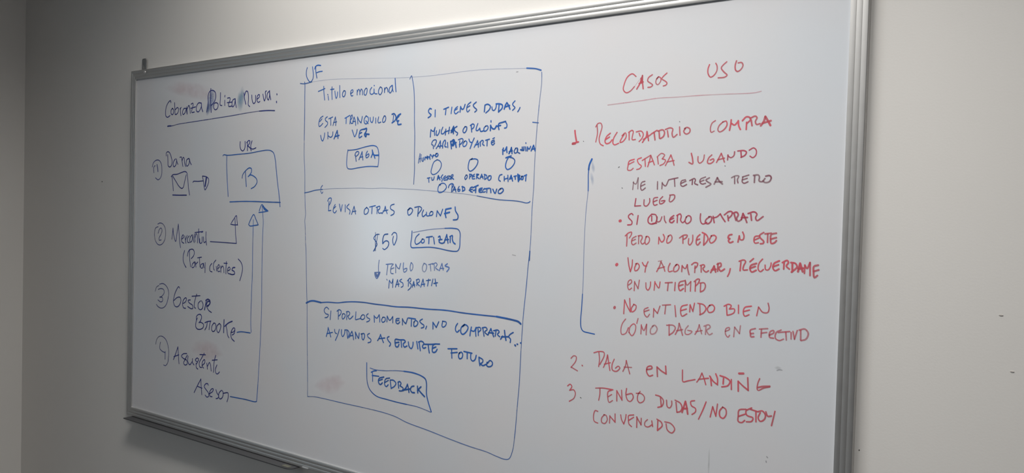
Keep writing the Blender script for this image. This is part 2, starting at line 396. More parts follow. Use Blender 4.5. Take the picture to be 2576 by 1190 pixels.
# ---------------------------------------------------------------- marker ink
# strokes are given on the board in tenths of a millimetre from its lower left corner;
# an optional leading number scales the pen pressure (width and density) of that stroke
STROKES = [
('handwritten_heading','blueshade',3.23,'blue handwritten heading Cobranza Poliza Nueva',
 '2083,10434;2054,10501;1926,10443;1817,10310;1776,10143;1797,10012;1894,9962;2043,10010|2193,10240;2107,10195;2100,10077;2181,10033;2248,10109;2228,10208;2158,10246|2291,10421;2314,10233;2343,10035;2473,10068;2531,10182;2468,10254;2343,10192|2629,10226;2639,10098;2670,9979|2606,10198;2672,10243|2960,10198;2826,10196;2761,10111;2780,10013;2880,10047;2961,10179|2970,10188;2987,10080;3016,10011|3015,10021;3006,10118;2982,10245|3011,10176;3101,10287;3150,10207;3188,10031|3223,10319;3322,10342;3339,10293;3278,10142;3263,10056;3412,10058|3210,10185;3473,10218|3769,10322;3633,10334;3522,10225;3525,10091;3640,10056;3782,10211;3779,10325|3779,10325;3799,10172;3867,10044~4265,10627;4274,10316;4314,9997|4076,10024;4147,10304;4140,10550;4217,10658;4358,10687;4501,10621;4535,10506;4508,10377;4416,10279;4302,10220|4277,10748;4248,10656|4557,10290;4464,10267;4436,10156;4500,10077;4609,10090;4669,10180;4651,10256;4557,10290|4781,10584;4777,10398;4776,10202;4863,10184|5003,10338;5007,10176|5008,10486;5000,10444|5138,10394;5259,10396;5276,10349;5204,10224;5206,10141;5372,10141|5127,10256;5368,10261|5530,10352;5412,10322;5370,10196;5403,10112;5491,10171;5531,10334|5530,10352;5550,10204;5592,10083~5954,10498;5988,10324;6051,10157|5977,10415;6055,10546;6127,10532;6168,10421;6178,10294;6168,10133;6242,10074|6333,10411;6351,10266;6426,10154;6510,10203;6513,10390|6593,10278;6691,10335;6689,10406;6605,10376;6580,10252;6639,10177;6723,10199|6857,10404;6889,10287;6933,10204;6985,10334;6967,10468;7016,10491|7147,10474;7066,10417;7056,10277;7113,10220;7165,10340;7160,10481|7160,10490;7178,10357;7223,10222|1.2 7497,10372;7503,10350|1.3 7485,10154;7491,10124'),
('underline','blueshadefade',2.47,'blue underline with a heavy dot at its left end',
 '1930,9668;2174,9668;2483,9704;3090,9736;3875,9772;4633,9808;5395,9846;6132,9891;6703,9915;7122,9911;7411,9891|2.1 1912,9663;2000,9669;2104,9667|1.4 6703,9915;7122,9911;7411,9891'),
('handwritten_caption','blueshade',3.23,'blue handwritten caption URL above the square',
 '5811,9032;5806,8904;5853,8794;5943,8751;6029,8807;6055,8916;6046,9034|6154,9012;6167,8876;6170,8753|6125,8995;6225,9055;6283,9035;6257,8964;6178,8894|6178,8894;6304,8827;6350,8742|6384,9041;6330,8926;6347,8814;6448,8797;6576,8829'),
('handwritten_word','blueshade',3.23,'blue handwritten word above the small envelope',
 '1865,8684;1856,8774;1949,8821;2055,8779;2146,8648;2202,8489;2171,8370;2086,8312;1979,8353;1958,8513;1941,8722|2390,8574;2306,8507;2264,8389;2311,8319;2413,8367;2460,8524;2442,8573|2452,8563;2489,8464;2539,8395|2646,8619;2730,8627;2775,8479;2824,8322|2775,8499;2832,8615;2884,8585;2911,8458;2975,8320|3142,8574;3036,8533;2999,8417;3042,8329;3141,8376;3187,8511;3152,8580|3186,8550;3222,8453;3290,8374'),
('circled_number','blueshadefade',2.85,'circled number 1 in blue',
 '1033,8325;1102,8466;1262,8548;1443,8541;1571,8429;1611,8258;1599,8057;1513,7937;1388,7893;1242,7958|1136,8131;1114,8283;1166,8354;1213,8363|1.4 1321,8402;1360,8281;1381,8169'),
('envelope_sketch','blueshade',3.13,'small blue envelope doodle',
 '2192,8003;2217,7973;2257,7775;2305,7528|2164,7994;2249,8052;2507,8070;2744,8123;2946,8155;3048,8115;3103,7930;3144,7677;3218,7396|2250,8013;2445,7834;2621,7677;2776,7608;2859,7638;2923,7794;3016,8047|1.2 2267,7389;2595,7385;3051,7389'),
('drawn_arrow','blueshade',3.13,'short blue arrow pointing right from the envelope',
 '3395,7803;3421,7832;3683,7835;3958,7850|3905,7993;3958,7850;4012,7640;4052,7564;4140,7640;4231,7792;4234,7906;4130,7973;3905,8003|2.2 4115,7944;4087,7811;4058,7688'),
('handwritten_letter','blue',3.42,'large blue letter B inside the square',
 '5937,7927;5964,8027;6106,8153;6278,8232;6380,8204;6382,8114;6313,8033;6228,7970|6228,7970;6327,8020;6486,7987;6631,7896;6657,7807;6552,7681;6382,7609|6092,8135;6113,7917;6149,7672'),
('drawn_square','blue',3.04,'blue square frame around the letter B',
 '4957,8620;4993,8653;5201,8634;5680,8651;6265,8675;6833,8730;7112,8745;7278,8723;7404,8650;7477,8472;7542,8121;7607,7770;7685,7420;7735,7088|5155,8635;5155,8329;5190,7958;5231,7587;5261,7365|1.1 5348,7199;6016,7222;6594,7225;7157,7218;7745,7214'),
('circled_number','blueshadefade',2.85,'circled number 2 in blue',
 '1443,6318;1290,6264;1229,6088;1279,5867;1438,5725;1635,5721;1806,5839;1887,6038;1858,6282;1725,6413;1550,6445;1419,6404|1449,6096;1512,6222;1620,6279;1678,6202;1625,6077;1519,5950;1513,5871;1639,5881'),
('handwritten_word','blueshade',3.04,'blue handwritten word beside the circled number 2',
 '2254,5930;2292,6101;2316,6296|2316,6296;2365,6055;2480,5866;2544,6110;2619,6438|2619,6438;2670,6114;2719,5827;2765,5673|2812,5951;2922,6015;2899,6098;2826,6024;2831,5868;2948,5825|2990,6066;3027,5936;3063,5830|3035,5936;3125,6083|3236,6075;3148,5988;3160,5870;3254,5861|3397,6116;3290,6017;3294,5875;3386,5914;3438,6094|3437,6106;3474,5953;3516,5872|3529,6145;3564,5898|3560,6028;3609,6159;3670,6114;3697,5868|3752,6317;3762,6106;3796,5872|3548,6192;3984,6242|3812,6002;3844,5862;3934,5890;3949,6066|3898,6216;3964,6225|4008,6068;4052,5894;4149,5933|4149,6236;4147,6027;4184,5818'),
('handwritten_line','blueshade',3.04,'blue handwritten words in round brackets under the second entry',
 '2995,5588;2926,5429;2922,5261;3008,5122;3093,5043|3156,5416;3201,5562;3321,5639;3462,5645;3533,5566;3508,5458;3370,5344|3260,5636;3280,5375;3337,5081|3554,5247;3435,5170;3418,5062;3519,5080;3576,5178;3534,5251|3594,5250;3639,5087|3628,5181;3734,5257|3809,5403;3834,5239;3858,5100|3710,5386;3928,5421|4020,5226;3895,5172;3906,5079;3997,5085;4033,5204|4044,5228;4075,5089|4129,5256;4130,4941~4479,5252;4385,5154;4389,5015;4506,4987|4687,5368;4575,5258;4580,5096;4620,5048|4712,5173;4735,5032|4797,5109;4883,5172;4843,5238;4781,5154;4811,5018;4906,5035|4946,5198;4956,5004|4952,5118;5033,5203;5091,5150;5114,5002|5234,5352;5211,5134;5215,4975|5105,5294;5273,5297|5298,5071;5426,5124;5387,5190;5307,5140;5311,5003;5401,4982|1.2 5663,5195;5554,5177;5519,5107;5630,5069;5650,5002;5541,4968;5412,4983|5819,5462;5967,5358;6036,5206;5995,5002;5910,4806'),
('drawn_arrow','blueshade',2.85,'blue elbow arrow rising from the second entry',
 '4375,5936;4918,5937;5715,5934|5715,5934;5671,6175;5645,6444;5620,6691|5405,6516;5571,6498;5753,6504|5441,6551;5565,6678;5690,6783;5719,6649;5760,6493'),
('drawn_arrow','blue',2.47,'tall blue elbow arrow rising from the third entry',
 '1.3 6290,6530;6391,6688;6527,6834;6636,6694;6751,6532|1.3 6290,6530;6361,6488;6537,6504;6751,6532|6514,6680;6508,6115;6513,5040;6496,4561;6479,3840;6491,3421;6509,3291|1.3 5820,3218;6014,3255;6467,3267'),
('drawn_arrow','blue',2.28,'tallest blue elbow arrow rising from the fourth entry',
 '1.4 6784,6949;6833,7048;6906,7137;7039,7041;7194,6957|1.4 6768,6901;6974,6920;7195,6952|1.6 6935,7094;7041,6987;7177,6956|1.5 7022,7030;7110,6955|6919,7072;6979,6664;6961,6003;6969,4715;6980,4099;6936,2812;6913,2431;6873,1759|1.3 6873,1759;6828,1246|1.4 6828,1246;6745,1224;6296,1224;5540,1198'),
('circled_number','blueshadefade',2.85,'circled number 3 in blue',
 '1574,4388;1769,4426;1948,4375;2092,4245;2125,4087;2083,3924;2017,3778;1897,3657;1703,3596;1504,3633;1412,3696|1328,4137;1397,4274;1539,4345|1507,4211;1649,4252;1828,4225;1866,4138;1745,4007;1596,3955|1596,3955;1764,3948;1767,3838;1661,3802;1498,3856'),
('handwritten_word','blueshade',3.23,'blue handwritten word Gestor',
 '2747,4344;2695,4389;2544,4239;2446,4053;2409,3871;2489,3739;2627,3721;2762,3802;2833,3946;2790,4041;2619,4027;2432,3913|2947,3857;3097,3929;3145,4031;3094,4056;2962,3957;2932,3816;2985,3723;3103,3714|3362,4009;3230,3979;3299,3907;3483,3844;3502,3749;3403,3730;3219,3782|3703,4221;3641,4090;3580,3911;3583,3795;3650,3762|3442,4133;3883,4187|3920,4026;3793,3929;3796,3794;3895,3741;4023,3795;4052,3932;3968,4030|1.3 4225,4042;4181,3905;4137,3757|1.3 4193,4059;4303,4106;4416,4068;4403,3962;4246,3882|1.3 4229,3928;4305,4039;4433,4021;4310,3878|4230,3890;4345,3766;4505,3705'),
('handwritten_word','blueshade',3.23,'blue handwritten word below Gestor',
 '3757,3462;3695,3340;3676,3183;3750,3113;3913,3111;4073,3185;4096,3283;3972,3338;3842,3326|3710,3380;3707,3496;3803,3573;3932,3585;3983,3522;3953,3423;3859,3318|4165,3348;4292,3395;4481,3432|4292,3380;4264,3243;4171,3119|4465,3425;4422,3297;4394,3151|4640,3385;4548,3291;4526,3174;4585,3114;4694,3154;4752,3292;4703,3382;4624,3384|4921,3400;4799,3297;4803,3165;4882,3108;4972,3221;4999,3355;4921,3400|1.2 5163,3540;5154,3333;5150,3136|1.2 5574,3533;5379,3458;5200,3338|5259,3400;5309,3255;5360,3074;5423,3006|5523,3185;5658,3218;5715,3316;5654,3338;5552,3243;5516,3128;5559,3003;5696,2929|5586,3108;5689,3174;5716,3279'),
('circled_number','blueshadefade',2.85,'circled number 4 in blue',
 '1404,2353;1457,2510;1605,2633;1794,2654;2021,2551;2158,2312;2176,2039;2134,1822;2007,1699;1895,1706|1694,2450;1651,2339;1654,2232;1807,2154;1977,2132|1976,2174;1972,1908'),
('handwritten_word','blueshade',3.13,'blue handwritten word Asistente',
 '1.1 2462,1958;2584,2173;2704,2407|2704,2407;2736,2171;2781,1862|2478,2055;2766,2153|3210,2249;3015,2215;2910,2129;3019,2070;3216,2022;3237,1911;3114,1864;3042,1917;3127,2052;3236,2200|3283,2175;3270,2008;3378,1908;3532,2041|3530,2123;3533,2000;3623,1929|3725,1994;3746,1863;3833,1824|3789,2180;3680,2101;3793,2033;3726,1963|3789,2180;3866,2144;3793,2033|4160,2374;4028,2206;3896,2026;3934,1908;4037,1902|3923,2305;4229,2332|4052,1965;4202,2085;4183,2174;4073,2089;4063,1946;4139,1895|4304,2078;4343,1891|4340,1982;4454,2117;4507,2023;4545,1857|4763,2377;4686,2147;4662,1833|4585,2204;4849,2251|4837,2086;4759,1936;4795,1821;4877,1812;4974,1885'),
('handwritten_word','blueshade',3.13,'blue handwritten word Asesor',
 '3648,1039;3814,1279;4006,1531|4006,1531;4027,1289;4068,1031|3814,1269;4073,1245|4407,1385;4372,1430;4255,1404;4190,1313;4294,1227;4414,1144;4434,1045;4334,1000;4248,1048|4449,1118;4630,1216;4677,1303;4594,1301;4481,1174;4501,1056;4618,1053|4810,1303;4862,1210;4963,1126;4899,1046;4818,1024|5088,1324;4976,1227;4947,1103;5030,1046;5143,1113;5187,1259;5120,1328|5172,1237;5284,1273;5428,1291;5439,1158;5382,1011'),
('handwritten_caption','blue',3.04,'blue handwritten caption UF above the wireframe',
 '8805,11026;8774,10939;8773,10819;8826,10709;8941,10614;9040,10678;9066,10796;9044,10932;9025,11030|1.2 9361,11039;9240,11057;9141,11021;9121,10963|9163,11034;9167,10892;9217,10702|9202,10852;9311,10873;9432,10874'),
('handwritten_line','blue',2.94,'blue handwritten words Titulo emocional',
 '9284,10326;9415,10355;9556,10389|9506,10452;9515,10304;9554,10073|9692,10167;9713,10063|9671,10220;9685,10204|9842,10414;9840,10253;9857,10069|9784,10345;9923,10350|9961,10289;9982,10171;10016,10088;10057,10152;10068,10260|10148,10429;10153,10262;10164,10101|10316,10280;10266,10211;10268,10138;10321,10113;10371,10175;10369,10262;10316,10280~10589,10183;10670,10228;10658,10278;10597,10261;10579,10176;10622,10116;10669,10127|10828,10260;10832,10131|10834,10202;10882,10278;10924,10239;10934,10132|10932,10196;10984,10278;11025,10232;11035,10125|11154,10287;11096,10214;11099,10128;11150,10104;11201,10192;11194,10278;11154,10287|11373,10294;11315,10227;11318,10143;11378,10111;11456,10148;11461,10245|11461,10245;11465,10161;11516,10116;11575,10115|11462,10341;11470,10329|11686,10286;11631,10206;11633,10122;11693,10083;11758,10156;11746,10254;11686,10286|11842,10247;11846,10129|11844,10192;11900,10257;11949,10219;11971,10135|12112,10298;12034,10248;12008,10153;12048,10102;12113,10174;12124,10290|12124,10294;12131,10200;12156,10130|12213,10469;12232,10289;12256,10123'),
('handwritten_line','blue',2.85,'blue handwritten words Esta tranquilo de',
 '9502,9629;9416,9596;9363,9539;9333,9436;9346,9354;9401,9359;9498,9429|9375,9486;9461,9557|9677,9605;9592,9551;9615,9498;9693,9450;9684,9392;9588,9315|9733,9544;9893,9588|9819,9562;9825,9364|9911,9353;9960,9482;10000,9583|10000,9583;10025,9465;10018,9348|9930,9432;10057,9449~10377,9528;10566,9599|10432,9547;10427,9382|10607,9582;10590,9482;10573,9368|10588,9554;10658,9608;10660,9536;10590,9468|10590,9468;10624,9380;10685,9385|10686,9378;10713,9491;10732,9547|10732,9547;10786,9430;10800,9322|10684,9432;10787,9423|10880,9355;10865,9541|10865,9541;10929,9438;11005,9378|11005,9378;11047,9546|11187,9554;11119,9472;11132,9372;11193,9341;11271,9409;11268,9507;11187,9554|11181,9427;11273,9345|11338,9504;11361,9404;11411,9367;11449,9429;11456,9513|11546,9480;11550,9347|11652,9503;11627,9392;11657,9349;11735,9367|11846,9508;11800,9426;11812,9356;11879,9374;11915,9463;11884,9520;11846,9515~1.4 12132,9549;12208,9559;12276,9473;12251,9392;12139,9328|12190,9519;12175,9395;12167,9341|1.6 12434,9541;12341,9497;12306,9417;12318,9361;12374,9373|1.4 12315,9444;12379,9489|1.4 12346,9360;12348,9278;12461,9280'),
('handwritten_line','blue',3.04,'blue handwritten words Una vez',
 '9420,9099;9456,8987;9501,8941;9564,9042;9582,9160|9717,8993;9712,9177|9719,9081;9824,9033;9898,9075;9916,9177|1.3 9965,8985;10035,9114;10086,9207|1.3 10086,9207;10111,9082;10124,8994|1.3 10016,9049;10164,9073~10671,9199;10725,9089;10769,9016;10837,9114;10861,9206|1.2 11127,9209;10987,9179;10949,9110;10943,8982;11043,9021|1.2 10953,9095;11034,9121|1.5 11128,9202;11217,9220;11200,9143;11142,9060;11194,9001;11212,9050|1.5 11147,9081;11312,9061'),
('drawn_button','blue',2.66,'blue rounded button outline around the word Paga',
 '10522,8671;10495,8520;10486,8260;10526,8173;10651,8150;10937,8182;11338,8213;11664,8202|10532,8656;10820,8671;11222,8739;11480,8760;11618,8714;11677,8593;11688,8355;11664,8202'),
('handwritten_word','blue',2.94,'blue handwritten word Paga',
 '10803,8557;10827,8456;10850,8355|10794,8514;10823,8585;10903,8619;10945,8582;10906,8526;10822,8477|10951,8396;11018,8509;11066,8608|11066,8608;11079,8508;11103,8387|10979,8460;11100,8472|11266,8617;11218,8547;11210,8470;11241,8441;11320,8489;11318,8545;11229,8505|1.3 11410,8452;11456,8556;11444,8641|1.3 11444,8641;11497,8527;11549,8428|1.3 11457,8542;11527,8506;11684,8502'),
('wireframe_outline','bluefade',2.47,'large hand-drawn blue page outline in the middle of the board',
 '1.15 8704,10628;8717,10568;8723,10207;8731,9904;8735,9466;8737,9006|0.9 8737,9006;8744,8556;8786,8118;8808,7510;8835,7094;8858,6892;8831,6723;8854,6476;8883,6060;8904,5870|0.9 8904,5870;8975,4635;8996,4332;9014,3725;9033,3253;9075,2433;9096,1740|0.9 9096,1740;9369,1776;9714,1784;10529,1778;11355,1780;12046,1770;12489,1733;12903,1649;13640,1570;14342,1482;14942,1419;15474,1384;15770,1337;16002,1314;16127,1348;16221,1542;16276,1920;16326,2618;16363,3126;16390,3997;16423,4687;16484,5369;16530,5960;16555,6165|0.8 16555,6165;16573,6502;16590,7228;16615,7662;16622,8168;16643,8672;16653,8869;16674,9176;16715,9647;16751,9984;16752,10190;16747,10269|1.2 8523,10602;8668,10582;8829,10591;9009,10611|0.55 9009,10611;9603,10623;10033,10612;10858,10564;11658,10515;12299,10473;12836,10453;13358,10443;14003,10451;14478,10464;14941,10463;15473,10441;15909,10413;16335,10391|1.4 16335,10391;16583,10357;16729,10312|16540,9148;16698,9128|1.3 16558,6211;16551,6002'),
('wireframe_divider','bluefade',2.38,'vertical blue divider in the top of the page outline',
 '12729,10411;12782,10494;12822,10383;12876,10136;12904,9810;12921,9284;12939,9012;12947,8469;12960,8127;12958,8037;12941,7739'),
('wireframe_divider','bluefade',2.09,'upper horizontal blue divider line above Revisa otras opciones',
 '1.3 8793,7499;8979,7523;9224,7571;9465,7593|0.7 9465,7593;9883,7618;10465,7629;11030,7637;11441,7627;11846,7639;12163,7631;12472,7623;13008,7604;13620,7571;14097,7544;14746,7491;14990,7461|1.2 14990,7461;15297,7418;15626,7378;16106,7355;16295,7333;16420,7311;16495,7324;16526,7347|1.3 9538,7709;9479,7647;9481,7597;9541,7597|1.3 9466,7556;9514,7484;9556,7526'),
('wireframe_divider','blue',3.23,'heavier lower blue divider line above Si por los momentos',
 '1.5 8961,4383;9127,4450;9261,4469;9417,4460;9571,4446|9571,4446;9834,4479;10262,4498;10533,4541;10845,4575;11250,4592;11649,4582;12039,4583;12421,4579;12885,4605;13509,4614;14097,4637;14667,4622;15220,4623;15662,4629|1.4 15662,4629;15929,4612;16152,4592;16289,4570;16361,4525'),
('handwritten_line','blue',3.04,'blue handwritten words Si tienes dudas',
 '1.2 13479,9613;13429,9630;13381,9566;13413,9512;13473,9471;13445,9435;13376,9401|13604,9584;13604,9413~1.1 13881,9584;14034,9627|1.1 13954,9602;13938,9448|14139,9621;14119,9468|14319,9626;14245,9579;14219,9507;14259,9454;14352,9500|14237,9543;14311,9575|1.2 14399,9491;14414,9621|1.2 14414,9621;14453,9560;14500,9558;14552,9664|14727,9711;14636,9652;14603,9545;14633,9479;14696,9526|14620,9588;14702,9626|1.1 14892,9702;14803,9635;14841,9576;14916,9514;14854,9467~1.2 15157,9608;15144,9459|1.2 15157,9615;15237,9632;15319,9578;15295,9508;15190,9429|15364,9561;15384,9489;15429,9473;15480,9526;15495,9610|1.2 15574,9606;15562,9438|1.2 15486,9625;15591,9619;15671,9586;15664,9516;15562,9431|1.3 15726,9492;15758,9581;15799,9635|1.3 15799,9635;15853,9562;15890,9483|1.3 15750,9540;15879,9567|16029,9663;15963,9597;15991,9547;16035,9510;15968,9451|16175,9502;16147,9449;16114,9409'),
('handwritten_line','blue',3.23,'blue handwritten words Muchas opciones',
 '13464,8919;13470,9015;13477,9098|13477,9098;13560,9053;13612,9148|13612,9148;13594,9038;13609,8955|13660,9063;13654,8981;13682,8946;13743,9005;13768,9087|13865,9144;13823,9057;13825,8989;13888,8986;13940,9039|13965,9093;13951,8950|14079,9136;14057,8980|13949,9025;14081,9061|1.3 14136,9004;14177,9098;14211,9150|1.3 14211,9150;14208,9069;14207,8975|1.3 14134,9052;14231,9075|1.3 14171,9017;14229,9109|14316,9146;14230,9096;14267,9027;14344,8983;14314,8930~14567,9129;14509,9058;14511,9004;14555,8982;14613,9040;14619,9120;14567,9129|14754,9168;14777,8994|14729,9149;14805,9186;14848,9157;14833,9098;14775,9061|14957,9186;14918,9095;14911,9029;14954,9020;15019,9071|15019,9077;15047,8997;15130,9007|15193,9116;15144,9066;15155,9000;15221,9010;15268,9074;15250,9121;15193,9116|1.2 15336,9006;15341,9130|1.2 15341,9123;15392,9056;15458,9040;15513,9110|15349,9237;15351,9205|1.2 15776,9202;15680,9183;15584,9159;15570,9094;15589,9022|1.2 15505,9097;15634,9115|15768,9202;15818,9123;15804,9059;15749,9048'),
('handwritten_line','blue',3.04,'blue handwritten words Para apoyarte',
 '13574,8625;13562,8709;13512,8731;13550,8819;13631,8844;13668,8816;13652,8761;13609,8680|13665,8623;13752,8731;13795,8812|13795,8812;13807,8702;13782,8634|13736,8676;13826,8687|13872,8632;13886,8768;13947,8827;13966,8779;13943,8671;13997,8656|14029,8764;14041,8641|13880,8672;13807,8695~1.4 14125,8788;14143,8692;14157,8611|1.4 14135,8774;14230,8825;14250,8743;14199,8677;14154,8719|1.4 14212,8826;14276,8743;14306,8640|1.4 14181,8705;14302,8755|1.6 14213,8812;14207,8718|14414,8792;14410,8644|14370,8821;14490,8844;14518,8803;14460,8724;14400,8699|14562,8774;14512,8709;14531,8655;14600,8666;14640,8745;14596,8787;14553,8768|14697,8824;14734,8756;14794,8741|14858,8845;14802,8740;14739,8596|14865,8626;14922,8710;14961,8782|14961,8782;14981,8709;14992,8622|14889,8678;15006,8701|15050,8647;15046,8746|15030,8734;15104,8784;15138,8757;15115,8691;15166,8661|15203,8781;15318,8804|15253,8793;15249,8648|15465,8831;15416,8813|15458,8779;15386,8756;15379,8697;15421,8663;15472,8707|15395,8720;15468,8747'),
('handwritten_word','blue',3.04,'blue handwritten word Maquina',
 '1.2 15732,8583;15718,8519;15721,8435|1.2 15709,8545;15766,8518;15827,8606|1.2 15827,8606;15829,8542;15839,8477|1.2 15896,8450;15934,8514;15963,8590|1.2 15963,8590;15976,8525;15983,8448|1.2 15903,8495;15989,8512|16082,8561;16044,8511;16062,8459;16116,8471;16146,8534;16129,8573;16074,8568|16129,8560;16140,8483;16203,8450|1.3 16269,8588;16279,8524;16310,8517;16318,8593|1.3 16224,8532;16271,8518|16365,8592;16372,8503|16366,8687;16368,8674|1.1 16411,8502;16416,8591|1.1 16416,8578;16463,8539;16500,8601|1.1 16518,8500;16554,8574;16583,8624|1.1 16583,8624;16605,8560;16625,8497|1.1 16532,8537;16623,8547'),
('handwritten_word','blue',2.85,'blue handwritten word Humano',
 '0.9 13134,8510;13110,8398;13086,8273|0.9 13172,8488;13153,8398;13141,8300|0.9 13098,8371;13166,8395|13203,8397;13206,8327;13243,8319;13259,8410|1.1 13298,8353;13314,8429;13352,8394;13378,8449;13389,8379|1.1 13390,8365;13424,8434;13476,8364|13463,8378;13478,8488;13535,8432;13579,8472|13545,8390;13583,8447;13634,8464|1.2 13669,8498;13644,8443;13681,8422;13734,8462;13705,8504;13666,8491'),
('drawn_circle','blue',2.66,'blue option circle above Tu asesor',
 '13701,8346;13603,8293;13535,8142;13516,8031;13576,7982;13703,8016;13825,8138;13845,8248;13783,8324;13701,8346'),
('drawn_circle','blue',3.04,'blue option circle above Operado',
 '14815,8360;14790,8340;14747,8328;14700,8208;14704,8101;14756,8054;14857,8093;14971,8218;14985,8310;14917,8344;14781,8340'),
('drawn_circle','blue',3.04,'blue option circle above Chatbot',
 '15898,8378;15830,8270;15810,8141;15860,8082;15955,8113;16054,8215;16067,8291;16010,8344;15915,8365|1.2 15811,8354;15890,8378;15961,8396'),
('handwritten_line','blue',2.85,'blue handwritten words Tu asesor',
 '13396,7891;13487,7904|13442,7893;13454,7789|13542,7907;13553,7844;13599,7851;13624,7927~1.2 13726,7851;13759,7960;13794,7878;13816,7850|1.2 13734,7889;13815,7902|13902,7973;13850,7919;13888,7864;13872,7809|1.1 13993,7945;13931,7905;13942,7843;14013,7850|1.1 13938,7877;14003,7901|1.1 14082,7945;14026,7911;14075,7877;14035,7843|14121,7944;14092,7890;14137,7863;14157,7924;14121,7944|1.1 14173,7863;14178,7958;14231,7971;14223,7930;14189,7903;14252,7862'),
('handwritten_word','blue',3.04,'blue handwritten word Operado',
 '14640,7961;14599,7901;14617,7854;14667,7901;14674,7954;14640,7961|14750,7981;14745,7874|14742,7981;14819,7967;14752,7911|14895,7979;14837,7940;14830,7873;14906,7873|14834,7920;14896,7930|14962,7979;14957,7873|14954,7979;15026,7976;14967,7926;15033,7873|15066,7872;15113,7978|15113,7978;15158,7872|15074,7905;15157,7916|15205,7971;15204,7859|15188,7971;15255,7951;15274,7898;15209,7852|15330,7937;15299,7871;15333,7832;15390,7871;15388,7937;15330,7937'),
('handwritten_word','blue',3.04,'blue handwritten word Chatbot',
 '15712,7967;15648,7948;15619,7844;15669,7811|15778,7921;15781,7818|15881,7946;15893,7804|15780,7856;15883,7882|1.2 15931,7856;15976,7946|1.2 15976,7946;16002,7868;16020,7817|1.2 15939,7866;16010,7879|1.1 16056,7920;16126,7934|1.1 16090,7926;16097,7855|1.3 16164,7970;16185,7804|1.3 16165,7957;16228,7931;16182,7893;16233,7867;16182,7823|1.2 16275,7918;16262,7855;16308,7854;16314,7918;16275,7918|16345,7931;16413,7956|16398,7956;16387,7816'),
('drawn_circle','blue',2.66,'blue option circle in front of Pago efectivo',
 '13838,7727;13785,7706;13752,7617;13772,7548;13844,7535;13968,7590;14028,7672;13981,7747;13891,7765;13793,7727'),
('handwritten_line','blue',2.94,'blue handwritten words Pago efectivo',
 '14212,7727;14201,7632;14192,7550|14091,7659;14124,7727;14220,7754;14257,7713;14206,7652|1.1 14226,7564;14288,7679|1.1 14288,7679;14332,7558|1.1 14243,7602;14330,7610|14432,7686;14391,7619;14401,7571;14458,7585;14452,7619;14400,7605|1.2 14536,7686;14540,7579|1.2 14519,7680;14594,7660;14608,7606;14535,7572~1.3 14837,7673;14778,7647;14772,7580;14841,7551|1.3 14746,7596;14839,7618|1.3 15013,7714;14863,7660|1.3 14946,7687;14943,7541|1.3 14873,7591;14949,7605|1.2 15140,7648;15049,7621;15052,7555;15144,7553|1.2 15042,7585;15125,7605|15207,7641;15159,7595;15177,7549;15235,7566|1.2 15199,7628;15356,7646|1.2 15282,7635;15277,7543|1.2 15389,7635;15400,7543|1.2 15455,7622;15524,7524;15569,7623|1.2 15682,7636;15619,7584;15621,7532;15686,7526;15764,7597;15731,7643;15666,7629'),
('handwritten_line','blue',2.85,'blue handwritten words Revisa otras opciones',
 '9820,7263;9809,7131;9801,7009|9760,7273;9808,7350;9906,7355;9880,7234;9820,7162|9801,7009;9901,7021|10067,7186;10016,7114;9991,6993;10056,6954;10122,7015|9997,7070;10089,7132|10233,7198;10297,6999|10297,6999;10349,7180|10464,7181;10470,6992|10607,7203;10524,7122;10655,7025;10635,6935|10715,6927;10807,7147|10807,7147;10870,6940|10741,7003;10881,7020~11281,7125;11200,7055;11204,6947;11300,6959;11357,7058;11281,7131|11390,7136;11606,7178|11485,7147;11477,6963|11675,7131;11667,6967|11635,7130;11768,7162;11762,7094;11704,7064|11704,7064;11733,6987;11840,6993|11854,6971;11931,7068;11968,7165|11968,7165;11997,7069;12040,6975|11892,7039;12063,7071|12281,7226;12164,7187;12154,7110;12287,7037;12275,6979;12173,6930~1.1 12835,7122;12761,7064;12790,6953;12877,6992;12929,7086;12847,7137;12760,7083|1.1 13122,7145;13104,6932|1.1 12997,7153;13171,7174;13234,7129;13127,6997|1.1 13297,7093;13251,7000;13278,6926;13393,6993|1.1 13397,7039;13407,6951;13492,6953|1.1 13554,7061;13496,7005;13521,6959;13605,6989;13603,7053;13547,7061|1.1 13727,6937;13747,7083|1.1 13747,7083;13858,6958|1.1 13858,6958;13924,7122|1.4 14194,7154;14024,7124|1.4 14024,7124;14011,7015;14037,6922|1.4 13987,7015;14150,7054|1.3 14321,7183;14335,7094;14420,6970;14400,6889;14273,6868'),
('handwritten_price','blue',2.85,'blue handwritten price $50',
 '11766,6427;11668,6416;11571,6317;11651,6241;11698,6164;11635,6066;11571,5976|0.8 11633,6470;11629,6256;11648,5987|0.8 11711,6433;11684,6258;11615,5986|1.2 12081,6446;11952,6418;11902,6298;11905,6188|1.1 11905,6188;11979,6254;12065,6266;12121,6221;12091,6118;11964,6037;11909,6063|12221,6428;12294,6493;12380,6472;12404,6365;12365,6254;12304,6166;12258,6281;12280,6391'),
('drawn_button','blue',2.85,'blue rounded button outline around the word Cotizar',
 '12925,6552;12915,6384;12890,6199;12913,6139;13138,6141;13540,6167;13836,6150;14128,6112;14319,6102;14433,6119;14487,6195;14499,6400;14494,6560;14435,6639;14263,6663;14014,6655|0.7 14014,6655;13525,6610;13226,6562;12963,6515'),
('handwritten_word','blue',3.04,'blue handwritten word Cotizar',
